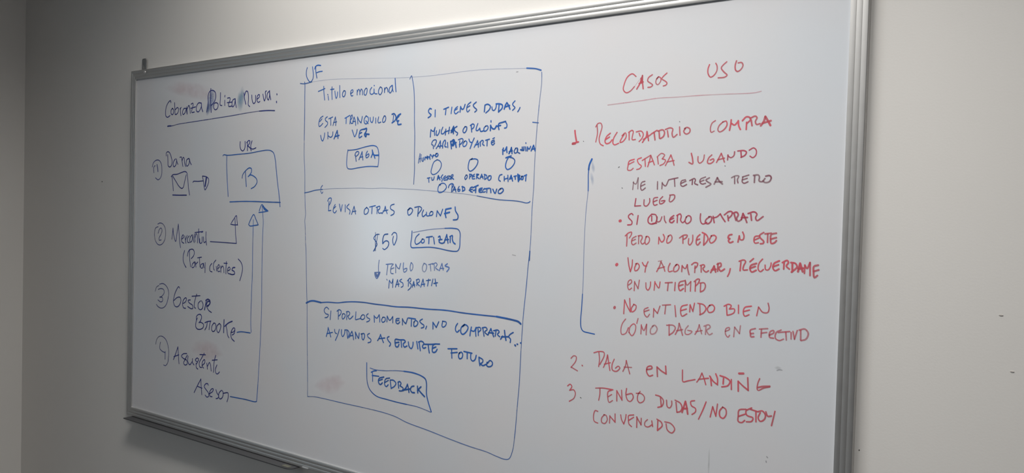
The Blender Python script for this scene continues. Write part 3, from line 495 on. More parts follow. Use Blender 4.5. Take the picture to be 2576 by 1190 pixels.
 '13168,6484;13069,6405;13032,6282;13074,6222;13175,6257;13254,6321|13283,6367;13244,6305;13276,6261;13346,6294;13334,6354;13273,6360|1.1 13412,6410;13610,6440|1.1 13502,6421;13497,6255|1.1 13650,6419;13685,6256|1.2 13807,6432;13855,6457;13867,6390;13831,6314;13929,6281;14006,6306|1.2 13819,6363;13926,6377|1.2 14005,6321;14077,6502|1.2 14077,6502;14122,6296|1.2 14014,6366;14138,6386|1.2 14193,6462;14189,6314|1.2 14175,6454;14259,6486;14256,6405;14293,6318;14352,6284'),
('drawn_arrow','paleblue',2.66,'pale blue arrow pointing down beside Tengo otras',
 '11788,5749;11770,5598;11775,5456|1.1 11633,5415;11830,5436|1.1 11633,5415;11646,5337;11715,5262;11789,5346;11830,5428|2.4 11678,5386;11720,5318;11788,5397'),
('handwritten_line','paleblue',2.85,'pale blue handwritten words Tengo otras',
 '12041,5653;12266,5681|12106,5649;12089,5522;12071,5380|12298,5675;12226,5593;12220,5437;12306,5426|12228,5543;12323,5580|12390,5455;12383,5680|12394,5665;12450,5591;12514,5564|12514,5564;12556,5705|12656,5726;12650,5587;12684,5489;12766,5533;12775,5595;12682,5566|12915,5741;12888,5632;12911,5534;12971,5591;12978,5699;12925,5749~13353,5750;13305,5657;13318,5567;13380,5540;13437,5619;13434,5725;13353,5755|13504,5729;13651,5767|13563,5732;13588,5576|13692,5739;13706,5598|13642,5744;13749,5788;13790,5745;13737,5667;13833,5613|13863,5600;13945,5784|13945,5784;13989,5623|13881,5658;14007,5668|1.2 14119,5786;14044,5730;14180,5693;14153,5640;14106,5593'),
('handwritten_line','blue',2.75,'blue handwritten words Mas baratita',
 '12173,5246;12157,5041|12173,5246;12250,5173;12300,5286|12300,5286;12296,5067|12392,5082;12460,5281|12460,5281;12507,5106|12411,5150;12526,5174|12606,5306;12534,5255;12652,5201;12654,5124;12592,5096|0.8 12075,5270;12097,5241~12846,5307;12841,5138|12806,5274;12897,5349;12929,5297;12880,5233;12943,5191;12925,5113;12834,5037|12976,5124;13023,5273|13023,5273;13058,5138|12985,5176;13066,5189|13123,5326;13128,5174|13107,5317;13194,5346;13216,5287;13146,5236;13219,5177|13261,5145;13335,5355|13335,5355;13381,5177|13279,5212;13399,5236|13447,5325;13585,5350|13521,5368;13491,5192|13664,5378;13620,5209|1.2 13733,5382;13778,5213|1.2 13697,5272;13814,5298'),
('handwritten_line','blue',2.85,'blue handwritten words Si por los momentos, no compraras',
 '9893,4292;9816,4337;9740,4301;9710,4231;9778,4155;9887,4136;9845,4065;9748,4041|9987,4248;9973,4136;9960,4009~10278,4282;10286,4048|10226,4263;10309,4314;10395,4278;10376,4203;10298,4137|10450,4210;10431,4135;10454,4071;10526,4115;10555,4190;10502,4222;10450,4207|10615,4283;10611,4072|10594,4281;10677,4296;10729,4265;10700,4197;10649,4170|10649,4170;10724,4097;10856,4190~10965,4315;10958,4199;10951,4105;11062,4130;11163,4161|11181,4234;11142,4159;11204,4129;11293,4174;11291,4245;11230,4261;11181,4232|11429,4308;11361,4251;11403,4198;11493,4171;11465,4119;11376,4082~1.1 11648,4278;11664,4103|1.1 11649,4264;11749,4217;11834,4317|1.1 11834,4317;11856,4213;11859,4129|1.1 11971,4266;11925,4192;11956,4132;12051,4176;12049,4260;11971,4266|1.1 12119,4155;12124,4309|1.1 12124,4309;12214,4206;12325,4314|1.1 12325,4314;12330,4154|1.2 12552,4287;12449,4263;12443,4173;12510,4145;12574,4199|1.2 12442,4214;12544,4238|1.2 12669,4133;12664,4291|1.2 12664,4291;12723,4214;12789,4176|1.2 12789,4176;12843,4322|1.2 12876,4332;13114,4327|1.2 12978,4321;12974,4129|1.2 13062,4247;13066,4139;13156,4161;13198,4247;13115,4293;13063,4234|1.1 13346,4349;13257,4288;13319,4233;13401,4196;13393,4149;13313,4118|1.2 13492,4182;13464,4111~1.2 13697,4301;13703,4136|1.2 13697,4301;13810,4184|1.2 13810,4184;13887,4331|1.1 14010,4346;13994,4240;14024,4213;14109,4259;14130,4343;14009,4361~1.2 14489,4349;14435,4270;14428,4181;14477,4135;14550,4194|1.3 14705,4349;14605,4258;14599,4140;14657,4102;14775,4188;14818,4294;14733,4344;14651,4292|1.2 14920,4305;14895,4201;14880,4090|1.2 14903,4231;14996,4211;15066,4312|1.2 15066,4312;15051,4203;15064,4103|1.1 15122,4282;15136,4125|1.1 15048,4296;15175,4324;15209,4277;15133,4204|1.2 15266,4311;15308,4129|1.2 15248,4321;15355,4342;15396,4296;15323,4231;15414,4169|1.3 15423,4170;15507,4329|1.3 15507,4329;15593,4146|1.3 15439,4226;15590,4231|1.2 15659,4295;15637,4165|1.2 15589,4288;15711,4315;15751,4276;15700,4214;15769,4165|1.3 15797,4111;15855,4188|1.3 15903,4327;15924,4210;15954,4101|1.3 15821,4168;16011,4191|1.2 16154,4305;16070,4254;16028,4193;16082,4143;16076,4065|1.7 16214,4018;16227,4008|1.4 16273,4047;16287,4046|1.3 16368,4088;16378,4084'),
('handwritten_line','blue',2.94,'blue handwritten words Ayudanos a servirte futuro',
 '1.1 9818,3527;9868,3666;9887,3780|1.1 9887,3780;9944,3659;10002,3532|1.1 9838,3604;10063,3665|10146,3754;10170,3669;10234,3646|10336,3774;10277,3621;10187,3457|10421,3776;10425,3652;10469,3591;10539,3678;10557,3782|1.1 10631,3761;10668,3569|1.1 10547,3781;10661,3786;10726,3713;10672,3569|1.1 10729,3597;10788,3719;10827,3774|1.1 10827,3774;10872,3671;10896,3557|1.1 10759,3644;10872,3668|1.1 10961,3767;10977,3595|1.1 10961,3767;11025,3673;11088,3608|1.1 11088,3608;11108,3754|1.1 11206,3742;11220,3622;11261,3591;11309,3675;11296,3759;11176,3739|11495,3788;11417,3744;11439,3689;11550,3630;11542,3572;11443,3533~1.2 11796,3629;11871,3736;11898,3802|1.2 11898,3802;11950,3702;12011,3604|1.2 11834,3683;12056,3728~1.2 12208,3780;12142,3745;12183,3672;12271,3598;12225,3530|1.4 12579,3737;12428,3727;12432,3617;12453,3550;12528,3552;12564,3618|1.4 12422,3641;12562,3673|1.3 12636,3709;12659,3560|1.3 12598,3739;12747,3749;12785,3712;12712,3649;12752,3571;12844,3609|1.2 12886,3717;12918,3604;12993,3558;13045,3646;13051,3728|1.3 13172,3760;13195,3671;13218,3582|1.3 13254,3746;13301,3546|1.3 13233,3752;13334,3786;13416,3742;13368,3660;13400,3618;13479,3643|1.3 13437,3721;13596,3737;13774,3760|1.3 13557,3728;13576,3624;13603,3524|1.3 13930,3782;13735,3748;13698,3653;13711,3557;13800,3568;13856,3642|1.3 13708,3651;13815,3697~1.2 14205,3698;14490,3731|1.2 14320,3696;14336,3484|1.2 14303,3606;14502,3644|1.2 14568,3645;14543,3561;14573,3499;14647,3523;14672,3621;14624,3666;14559,3622|1.2 14707,3691;14829,3684;14958,3677|1.2 14810,3681;14815,3529|1.2 14922,3651;14926,3535;14983,3492;15055,3537;15088,3642|1.2 15171,3609;15183,3510;15205,3411|1.2 15171,3609;15290,3559;15283,3501;15212,3456|1.2 15212,3456;15295,3423;15384,3463|1.2 15418,3518;15411,3438;15475,3418;15562,3458;15578,3531;15505,3572;15436,3499'),
('drawn_button','blue',2.85,'blue tilted button outline around the word Feedback',
 '11415,2996;11423,2729;11444,2504;11514,2340;11648,2226;11835,2154;12164,2132;12522,2116;12873,2112|0.8 12873,2112;13217,2109;13471,2080;13689,2045|0.8 11544,2872;11740,2851;12050,2869;12496,2928;12759,2948|1.25 12759,2948;13070,2951;13361,2908;13497,2844;13534,2735;13542,2483;13598,2302;13714,2056'),
('handwritten_word','blue',3.13,'blue handwritten word Feedback',
 '11585,2764;11676,2810;11777,2830|11631,2770;11644,2665;11648,2533|11625,2687;11873,2697|1.2 12055,2702;11893,2647;11858,2589;11879,2512;11935,2487;12006,2544|1.2 11859,2580;12003,2636|1.1 12263,2705;12129,2666;12086,2594;12098,2491;12153,2466;12215,2521|1.1 12092,2566;12220,2637|1.1 12282,2648;12304,2547;12325,2438|1.1 12282,2655;12398,2665;12489,2599;12438,2514;12325,2445|1.2 12568,2623;12590,2490|1.2 12559,2635;12619,2663;12668,2625;12632,2555|1.2 12632,2555;12747,2507;12705,2436;12609,2422|1.3 12740,2441;12842,2533;12891,2631|1.3 12891,2631;12929,2533;12949,2433|1.3 12774,2469;12998,2528|1.3 13115,2618;13030,2586;12999,2505;13052,2448;13138,2452|1.4 13234,2629;13248,2465|1.4 13353,2633;13287,2573;13238,2514|1.4 13271,2545;13375,2471;13478,2404'),
('handwritten_heading','red',2.66,'red handwritten heading Casos Uso',
 '19117,9987;19028,10051;18919,9995;18844,9844;18829,9731;18898,9663;18993,9692;19085,9778|0.5 19085,9778;19145,9851;19213,9931|1.2 19142,9724;19209,9833;19265,9997|1.2 19265,9997;19270,9870;19290,9721|1.2 19193,9834;19285,9862|2.2 19244,9935;19251,9858|1.1 19489,9994;19407,9944;19386,9876;19457,9822;19504,9783;19459,9745;19398,9742|19628,9941;19577,9876;19580,9806;19619,9782;19677,9840;19683,9909;19628,9941;19589,9903|19815,10003;19734,9940;19706,9894;19775,9847;19822,9802;19801,9762;19741,9746~20722,10098;20693,10020;20696,9926;20748,9849;20817,9877;20876,9965;20877,10058;20850,10113|1.1 21071,10121;20997,10061;20965,10011;21023,9927;21087,9863;21040,9827;20909,9823|1.1 21268,10123;21244,10040;21254,9948;21295,9916;21361,9952;21399,10027;21370,10082;21303,10081'),
('underline','palered',1.8,'pale red underline under Casos Uso',
 '1.2 18469,9430;18841,9452|18841,9452;19314,9481;19621,9504;20070,9500;20505,9504;21065,9495;21471,9482;21643,9484;21773,9503'),
('list_number','red',3.04,'red list number 1',
 '1.4 17667,8914;17680,8822;17717,8666|1.4 17612,8623;17686,8649;17760,8665|2 17623,8632;17676,8636'),
('handwritten_line','red',2.75,'red handwritten words Recordatorio compra',
 '18218,9018;18234,8838;18199,8651|18188,8975;18237,9044;18309,9050;18342,8977;18306,8836;18279,8712;18313,8603;18386,8565|1.1 18549,8827;18461,8759;18424,8653;18456,8608;18536,8623;18594,8684|1.1 18433,8694;18532,8748|18709,8839;18633,8718;18617,8612;18658,8576;18756,8608|18879,8789;18813,8694;18786,8625;18854,8640;18929,8743;18907,8823;18830,8764|18995,8828;19000,8671|18985,8828;19062,8869;19092,8842;19075,8755;19072,8672;19146,8675|19228,8802;19253,8741|19160,8831;19275,8844;19325,8781;19299,8696;19234,8629|1.1 19311,8609;19393,8727;19408,8830|1.1 19408,8830;19430,8743;19449,8639|1.1 19328,8669;19487,8758|1.2 19505,8775;19634,8847|1.2 19570,8807;19594,8652|1.2 19681,8820;19695,8683|1.2 19653,8829;19764,8851;19803,8798;19778,8714;19714,8674|1.1 19866,8830;19889,8702|1.1 19819,8857;19928,8886;19984,8859;19969,8775;19999,8690;20079,8746|20128,8895;20143,8727|1.1 20255,8865;20221,8799;20276,8747;20347,8778;20353,8844;20290,8880;20237,8857~20880,8987;20813,8941;20782,8827;20802,8761;20861,8783|21034,8955;20960,8885;20937,8805;20973,8763;21056,8800;21120,8895;21101,8969;21034,8955|1.2 21201,8988;21195,8908;21174,8788|1.2 21203,8924;21271,8885;21343,8958|1.2 21343,8966;21354,8869;21390,8795|1.2 21508,8926;21505,8791|1.2 21425,8962;21496,9031;21562,9020;21580,8971;21517,8910|1.2 21596,8970;21616,8858|1.2 21579,9003;21675,9038;21708,9005;21678,8935;21704,8878;21768,8891|1.5 21785,8851;21839,8927;21867,9021|1.5 21867,9021;21918,8940;21968,8851|1.5 21816,8897;21973,8937'),
('ink_dot','black',1.72,'small dark dot after the list number 1',
 '17888,8677;17895,8671'),
('ink_dot','black',1.58,'small dark dot above Recordatorio',
 '20124,9004;20131,8997'),
('handwritten_line','red',2.56,'red handwritten words Estaba jugando',
 '19135,8261;19017,8222;18993,8123;18986,8041;19060,8032;19114,8072|19001,8153;19128,8212|19298,8291;19208,8252;19239,8169;19304,8119;19260,8062;19197,8047|19318,8233;19503,8336|19380,8273;19394,8110|19448,8101;19488,8230;19512,8335|19512,8335;19560,8229;19598,8139|19463,8187;19569,8221|19664,8292;19686,8154|19655,8300;19749,8371;19820,8337;19770,8258|19770,8258;19844,8232;19809,8161;19722,8122|19845,8120;19910,8239;19959,8334|19959,8334;20006,8221;20035,8125|19877,8192;20032,8221~1.2 20400,8356;20429,8246;20433,8143;20356,8176|20544,8290;20547,8197;20582,8157;20654,8210;20675,8319|1.1 20830,8316;20767,8255;20746,8162;20804,8146;20875,8199;20865,8238;20801,8216|1.1 20932,8167;20993,8282;21023,8342|1.1 21023,8342;21057,8265;21092,8172|1.1 20955,8217;21090,8249'),
('handwritten_word','maroonred',2.56,'duller last letters of the word Jugando',
 '1.1 21159,8309;21155,8209|1.1 21160,8293;21216,8254;21278,8291;21291,8367|1.1 21416,8364;21428,8258|1.1 21353,8381;21478,8385;21525,8354;21496,8294;21420,8258|21578,8390;21660,8433;21715,8387;21711,8297;21652,8246;21597,8277'),
('ink_dot','black',1.72,'small dark bullet before Estaba jugando',
 '18769,8093;18789,8108'),
('ink_dot','black',1.58,'small dark dot below Jugando',
 '21105,8097;21113,8090'),
('ink_dot','black',1.58,'small dark bullet before Me interesa',
 '18864,7663;18877,7653'),
('handwritten_line','maroon',2.66,'dull maroon handwritten words Me interesa pero',
 '0.9 19133,7792;19120,7627|0.9 19124,7776;19189,7743;19239,7874|0.9 19239,7874;19238,7644|19396,7800;19324,7775;19301,7677;19330,7612;19409,7661|19309,7699;19398,7739~19681,7791;19683,7637|19787,7775;19783,7646|19787,7759;19859,7702;19925,7823|19933,7831;20129,7870|20053,7846;20067,7695|20292,7829;20208,7806;20194,7726;20238,7695;20321,7734|20202,7755;20302,7802|1.1 20443,7829;20438,7734|1.1 20385,7813;20484,7852;20505,7821;20488,7758;20555,7727|20715,7882;20609,7836;20603,7773;20654,7742;20719,7758|20606,7789;20684,7820|1.1 20797,7866;20725,7820;20784,7773;20834,7742;20730,7680|1.3 20899,7742;20959,7866|1.3 20959,7866;21010,7788;21067,7742|1.3 20921,7785;21058,7788~21308,7879;21313,7750|21246,7864;21323,7902;21394,7894;21365,7833;21378,7765|21587,7915;21464,7878|21472,7878;21460,7787;21499,7757;21576,7787|21466,7822;21558,7852|1.2 21702,7892;21699,7772|1.2 21679,7907;21770,7914;21794,7876;21789,7802;21850,7787;21900,7846|1.2 21914,7891;21988,7902;22020,7860;21985,7786;21903,7771;21864,7801'),
('handwritten_word','maroonred',2.75,'red handwritten word Luego',
 '19200,7439;19178,7282|19178,7282;19314,7292|19391,7416;19395,7302;19449,7286;19518,7369;19515,7442|19692,7468;19613,7451;19599,7353;19627,7305;19688,7322|19603,7375;19685,7411|19806,7485;19746,7420;19749,7339;19810,7348;19861,7405;19782,7396|19970,7502;19957,7390;19992,7382;20067,7455;20064,7519;19961,7518'),
('drawn_bracket','blue',2.47,'tall blue bracket left of the red list',
 '1.6 18117,8283;18075,8204;18052,8139;18042,8053|18042,8053;18037,7937;18041,7807;18046,7596|0.65 18046,7596;18018,7302;18002,7077;17986,6557;17983,6036;17985,5514;17979,5340|17979,5340;17966,5025;17951,4749;17968,4604;18018,4535;18154,4512;18307,4498'),
('bullet_dot','red',6.17,'red bullet before Si quiero comprar',
 '18838,6961;18854,6967'),
('handwritten_line','maroonred',2.85,'red handwritten words Si quiero comprar',
 '19145,7097;19113,7125;19043,7081;19044,7038;19127,6954;19113,6897;19026,6883|19264,7086;19239,6901~19573,7121;19499,7035;19502,6950;19565,6917;19656,6940;19691,7025;19665,7109;19589,7121|19575,7079;19578,6980|1.2 19595,6925;19686,6941|19697,7067;19698,6970;19761,6978;19803,7070|19856,7085;19866,7002;19898,6954|1.1 20064,7103;19992,7046;19979,6977;20032,6958;20075,7000|1.1 19986,7016;20059,7051|20146,7105;20143,6961|20131,7105;20203,7141;20227,7093;20215,7011;20261,6964;20313,7006|20337,7082;20311,6999;20356,6946;20434,7003;20431,7084;20380,7110;20334,7075~20637,7150;20633,7048;20658,6968;20701,6949;20770,6984|1.1 20823,7093;20754,7038;20742,6977;20800,6958;20861,7014;20865,7094;20809,7097|20900,7108;20925,6982|20901,7075;20977,7097;21044,7158|21044,7158;21088,7086;21146,7008|1.1 21196,7128;21213,7029|1.1 21127,7140;21221,7208;21276,7203;21278,7143;21225,7083|1.2 21325,7157;21363,7040|1.2 21304,7177;21371,7198;21406,7146;21377,7080;21406,7021;21470,7056|1.2 21470,7062;21499,7174|1.2 21499,7174;21535,7110;21579,7004|1.2 21471,7092;21588,7102|1.1 21653,7164;21670,7048|1.1 21599,7176;21717,7211;21771,7167;21747,7101;21775,7044;21890,7124'),
('handwritten_line','red',2.75,'red handwritten words Pero no puedo en este',
 '19017,6680;19021,6565;19017,6436|18978,6650;19055,6717;19126,6734;19112,6669;19075,6610|19232,6652;19147,6599;19134,6499;19167,6471;19236,6510|19140,6553;19218,6587|19294,6661;19292,6498|19278,6661;19356,6671;19374,6622;19342,6550;19378,6495;19431,6525|19466,6653;19438,6554;19464,6491;19531,6543;19536,6628;19489,6661;19458,6646~19750,6650;19747,6517|19750,6650;19813,6555;19858,6585;19875,6655;19846,6712|19967,6686;19932,6615;19935,6539;20001,6563;20043,6647;20011,6708;19952,6678~20277,6697;20282,6547|20205,6653;20291,6711;20371,6714;20344,6659;20283,6626|20403,6647;20399,6552;20429,6519;20484,6596;20487,6719|1.1 20637,6737;20582,6681;20565,6559;20594,6526;20649,6589|1.1 20570,6624;20633,6649|1.1 20729,6741;20722,6538|1.1 20685,6780;20765,6742;20810,6663;20770,6581;20722,6531|20878,6719;20839,6637;20869,6578;20938,6614;20977,6696;20934,6735;20871,6719~1.3 21291,6761;21237,6746;21218,6692;21253,6680|1.3 21253,6680;21227,6639;21256,6601;21316,6623|1.2 21441,6740;21418,6621|1.2 21441,6740;21463,6668;21517,6671;21534,6743;21505,6814~1.1 21838,6754;21747,6738;21730,6659;21751,6615;21816,6624|1.1 21736,6670;21826,6715|1.2 21914,6822;21837,6767;21852,6716;21919,6654;21908,6615;21856,6606|1.2 21940,6797;22056,6814|1.2 21992,6799;21991,6638|1.3 22152,6817;22057,6788;22047,6698;22063,6621;22126,6637;22157,6676|1.3 22053,6702;22155,6734'),
('bullet_dot','red',6.17,'red bullet before Voy a comprar',
 '18789,6025;18805,6041'),
('handwritten_line','red',2.75,'red handwritten words Voy a comprar, recuerdame',
 '19057,6192;19083,6038;19122,5904|19122,5904;19158,6025;19164,6152|19257,6076;19220,5992;19232,5929;19291,5951;19328,6034;19287,6086;19243,6075|19395,6110;19437,6050;19496,6044|19523,6135;19477,6025;19461,5916~19725,5942;19788,6061;19814,6151|19814,6151;19875,6048;19907,5962|19752,6006;19895,6050|0.8 19756,6157;19833,6174~20016,6127;19981,6037;19993,5958;20069,5975|20158,6109;20104,6044;20107,5965;20181,5988;20216,6068;20177,6119;20136,6095|1.1 20281,6098;20275,5976|1.1 20281,6090;20348,6041;20391,6122|1.1 20391,6122;20404,6027;20435,5925|1.1 20557,6106;20553,5976|1.1 20483,6128;20546,6174;20610,6161;20589,6090;20553,6062|1.1 20685,6113;20689,5993|1.1 20666,6121;20738,6142;20757,6109;20722,6064;20788,5999;20841,6028|1.3 20887,5997;20953,6129|1.3 20953,6129;20988,6012|1.3 20903,6046;20991,6068|1.2 21031,6184;21028,6031|1.2 21014,6166;21084,6196;21094,6137;21052,6101;21089,6035;21167,6082|21283,6097;21265,6012;21233,5942~1.1 21490,6235;21479,6067|1.1 21455,6250;21548,6280;21583,6249;21551,6180;21538,6088;21622,6093|1.3 21794,6227;21687,6180;21673,6104;21708,6057;21791,6095|1.3 21675,6126;21771,6168|1.2 21733,6315;21667,6253|21908,6316;21844,6230;21832,6114;21875,6075;21931,6120|21961,6204;21972,6122;22022,6117;22068,6194;22074,6251|1.2 22227,6300;22132,6246;22110,6163;22153,6109;22225,6146|1.2 22114,6185;22214,6226|1.2 22317,6273;22313,6151|1.2 22285,6271;22371,6316;22397,6277;22359,6210;22417,6157|1.3 22469,6265;22474,6112|1.3 22444,6280;22524,6268;22558,6206;22459,6103|1.5 22577,6119;22611,6273|1.5 22611,6273;22663,6124|1.5 22583,6172;22668,6188|1.2 22698,6246;22695,6094|1.2 22698,6246;22739,6185;22789,6299|1.2 22789,6299;22797,6061|1.3 22937,6260;22861,6232;22857,6128;22876,6026;22928,6069|1.3 22861,6141;22947,6173'),
('handwritten_line','red',2.66,'red handwritten words En un tiempo',
 '19091,5620;19160,5679;19148,5733;19088,5702;19072,5582;19105,5521;19164,5561|19230,5702;19226,5512|19230,5693;19314,5560|19314,5560;19338,5737~19489,5693;19502,5577;19543,5545;19589,5620;19596,5719|19693,5734;19680,5555|19694,5717;19785,5607;19809,5734~1.1 19925,5724;20077,5743|1.1 19992,5729;19978,5568|20143,5748;20135,5580|1.2 20338,5796;20236,5755;20221,5648;20251,5589;20324,5638|1.2 20220,5680;20312,5716|20359,5807;20364,5580|20360,5798;20396,5710;20477,5789|20477,5789;20474,5597|1.1 20577,5796;20575,5605|1.1 20550,5794;20621,5850;20658,5844;20633,5765;20577,5706|20687,5769;20684,5613|20669,5771;20759,5782;20788,5724;20755,5636;20684,5596'),
('bullet_dot','red',5.7,'red bullet before No entiendo bien',
 '18772,5107;18780,5125'),
('handwritten_line','red',2.66,'red handwritten words No entiendo bien',
 '19009,5299;19003,5156;18997,5004|19009,5299;19081,5163;19152,5058|19152,5058;19127,5339|19225,5216;19172,5131;19186,5061;19262,5109;19281,5201;19225,5226~19556,5185;19471,5137;19485,5029;19542,4984;19594,5049|19477,5094;19580,5137|19687,5176;19682,4998|19687,5166;19772,5085|19772,5085;19824,5238|19877,5262;20056,5287|19951,5268;19936,5090|20151,5276;20179,5054|20418,5318;20296,5269;20280,5151;20313,5077;20414,5134|20283,5186;20401,5230|20479,5323;20474,5179|20479,5323;20541,5194|20541,5194;20570,5360|20681,5360;20698,5142|20640,5366;20761,5348;20814,5276;20767,5186;20688,5141|20891,5349;20843,5279;20876,5206;20964,5233;20991,5311;20940,5363;20881,5339~21232,5369;21249,5183|21184,5356;21270,5401;21328,5378;21292,5309|21292,5309;21392,5318;21390,5253;21334,5210;21258,5184|21471,5399;21476,5242|21725,5403;21595,5364;21570,5269;21601,5198;21684,5233|21575,5284;21690,5326|21864,5397;21833,5229|21864,5397;21950,5304;22041,5308;22066,5387;22044,5485'),
('handwritten_line','palered2',2.66,'red handwritten words Como pagar en efectivo',
 '19045,4897;18970,4788;18941,4643;18966,4564;19056,4594;19119,4722|19133,4622;19152,4735;19239,4815;19284,4779;19267,4636;19203,4559;19138,4623|19335,4935;19309,4832|1.1 19416,4812;19411,4622|1.1 19417,4792;19475,4698;19536,4834|1.1 19536,4834;19532,4615|1.1 19688,4820;19626,4734;19640,4646;19726,4665;19776,4769;19720,4833;19667,4808~1.1 20038,4875;20046,4660|1.1 19986,4860;20123,4873;20176,4830;20128,4727;20050,4670|1.1 20181,4694;20239,4817;20256,4926|1.1 20256,4926;20302,4804;20337,4691|1.1 20210,4771;20333,4807|20453,4897;20394,4814;20397,4727;20469,4725;20538,4790;20446,4805|20601,4739;20658,4841;20685,4940|20685,4940;20741,4764|20619,4795;20749,4831|1.1 20826,4916;20821,4763|1.1 20786,4921;20884,4959;20916,4915;20843,4841;20901,4762;20959,4796~21227,4866;21306,4908;21305,4946;21238,4920;21233,4807;21283,4756;21314,4797|21410,4966;21397,4778|21410,4966;21509,4851|21509,4851;21523,5005~1.3 21814,4979;21722,4942;21724,4878;21780,4884|1.3 21724,4878;21736,4815;21792,4821|1.2 21897,4979;22052,5004|1.2 21934,4973;21930,4827|1.2 21936,4906;22036,4929|1.2 22092,4884;22172,4940;22162,4979;22099,4945;22094,4844;22167,4834|1.1 22304,5003;22217,4948;22203,4838;22276,4801;22355,4837|1.1 22253,4952;22465,4992|1.1 22394,4976;22409,4825|22492,4977;22496,4853|1.1 22526,4999;22557,4859|1.1 22557,4859;22604,5025|1.2 22665,5031;22671,4854|1.2 22638,5037;22741,5066;22804,4993;22765,4882;22680,4846'),
('list_number','red',2.66,'red list number 2',
 '17733,3900;17798,3965;17864,3954;17857,3858;17740,3699|17740,3709;17908,3645|1.2 18020,3781;18029,3775'),
('handwritten_line','red',2.66,'red handwritten words Paga en landing',
 '18429,4117;18449,3961;18433,3809|18306,4093;18433,4136;18550,4132;18562,4068;18463,3859|18550,3805;18609,3943;18642,4087|18642,4087;18672,3933;18709,3761|18569,3879;18714,3929|18805,4014;18757,3888;18771,3779;18865,3763;18945,3848;18903,3879;18842,3829|19019,3784;19076,3911;19092,4023|19092,4023;19138,3882;19183,3751|19046,3879;19219,3893~1.2 19578,3895;19688,3936;19673,3979;19586,3950;19569,3849;19631,3767;19709,3795|1.2 19800,3978;19816,3783|1.2 19800,3978;19899,3911;20006,3863|1.2 20006,3863;19991,4021~20361,3990;20365,3850;20378,3755;20488,3788;20634,3835|20672,3788;20724,3865;20775,3984|20775,3984;20823,3879;20863,3764|20706,3850;20913,3900|1.2 20956,3932;20980,3763|1.2 20938,3946;21013,3854;21103,3798|1.2 21103,3798;21099,3917;21061,4006|1.2 21222,3943;21217,3831|1.2 21150,3984;21274,3958;21354,3902;21314,3811;21193,3768|1.1 21379,3939;21386,3745|1.2 21517,3925;21524,3732|1.2 21517,3925;21605,3853;21719,3778|1.2 21719,3778;21702,4018|1.6 21529,4078;21614,4089|21933,4033;21898,3929;21894,3820;21919,3807;22009,3862;22131,3904|1.3 21901,3859;22007,3895;22130,3916'),
('list_number','red',2.66,'red list number 3',
 '17665,3278;17730,3326;17776,3284;17723,3190|17723,3190;17823,3215;17869,3155;17840,3035;17720,2944'),
('ink_dot','black',1.72,'small dark dot after the list number 3',
 '18000,3071;18022,3063'),
('handwritten_line','red',2.75,'red handwritten words Tengo dudas / no estoy',
 '18375,3333;18565,3361;18796,3358|18481,3349;18481,3208;18458,3083|18765,3344;18683,3304;18676,3182;18711,3076;18793,3126|18680,3188;18768,3252|18889,3353;18897,3132|18889,3353;19019,3170|19019,3170;19002,3379|19119,3433;19107,3303;19151,3190;19213,3172;19280,3265;19247,3342;19127,3306|19435,3416;19388,3345;19382,3226;19433,3179;19521,3229;19538,3313;19467,3375;19347,3366~1.1 19898,3368;19924,3176|1.1 19790,3396;19898,3377;19967,3307;19942,3196;19847,3149|20034,3327;20057,3197;20106,3178;20151,3247;20148,3327|1.1 20243,3315;20269,3116|1.1 20223,3356;20337,3312;20377,3230;20343,3146;20273,3117|1.4 20381,3134;20414,3254;20447,3364|1.4 20447,3364;20479,3247;20502,3119|1.4 20397,3212;20489,3227|20639,3411;20558,3381;20579,3297;20663,3259;20665,3189;20594,3125~20881,3423;20818,3249;20734,3053~21021,3350;20975,3137|21021,3350;21090,3173|21090,3173;21117,3417|1.1 21224,3374;21165,3288;21178,3179;21240,3155;21299,3242;21286,3342;21224,3374~1.1 21689,3407;21554,3368;21541,3248;21544,3147;21613,3134;21671,3186|1.1 21546,3245;21684,3314|1.1 21798,3449;21690,3373;21710,3293;21829,3262;21807,3192;21706,3166|1.1 21773,3420;21925,3395|1.1 21883,3396;21890,3198|1.1 21967,3385;21929,3279;21973,3220;22046,3266;22068,3352;22007,3425;21933,3404|1.1 22074,3419;22109,3342;22183,3358|1.1 22245,3455;22217,3311;22189,3175'),
('handwritten_word','red',2.75,'red handwritten word Convencido',
 '18445,2837;18380,2845;18342,2716;18367,2608;18453,2585|18606,2788;18545,2713;18548,2620;18622,2604;18682,2698;18648,2786;18595,2792|18742,2792;18737,2633|18742,2783;18871,2675|18871,2675;18865,2850|18999,2853;19023,2756;19077,2673|19077,2673;19114,2790;19125,2880|19303,2903;19183,2865;19185,2783;19199,2694;19261,2650|19182,2761;19304,2854|1.1 19380,2871;19381,2652|1.1 19374,2870;19479,2724|1.1 19479,2724;19480,2860|19623,2857;19566,2793;19568,2721;19638,2706;19724,2766|19721,2847;19745,2734|1.1 19857,2879;19854,2681|1.1 19836,2902;19935,2856;19956,2788;19854,2672|20011,2878;20145,2865;20234,2766;20171,2675;20074,2720;20041,2839'),
('ink_dot','greyink',2.47,'small grey scuff mark right of Landing',
 '22259,4233;22296,4250;22348,4249'),
('ink_dot','greyink',2.28,'small grey speck near the lower right of the board',
 '22119,2569;22138,2553'),
('ink_dot','greyink',2.28,'second grey speck just under the first',
 '22110,2483;22115,2461'),
('ink_dot','greyink',1.9,'grey fleck inside the top right of the page outline',
 '16047,10326;16092,10327'),
('ink_dot','greyink',1.9,'grey fleck left of the tall bracket',
 '16073,6105;16164,6091'),
]

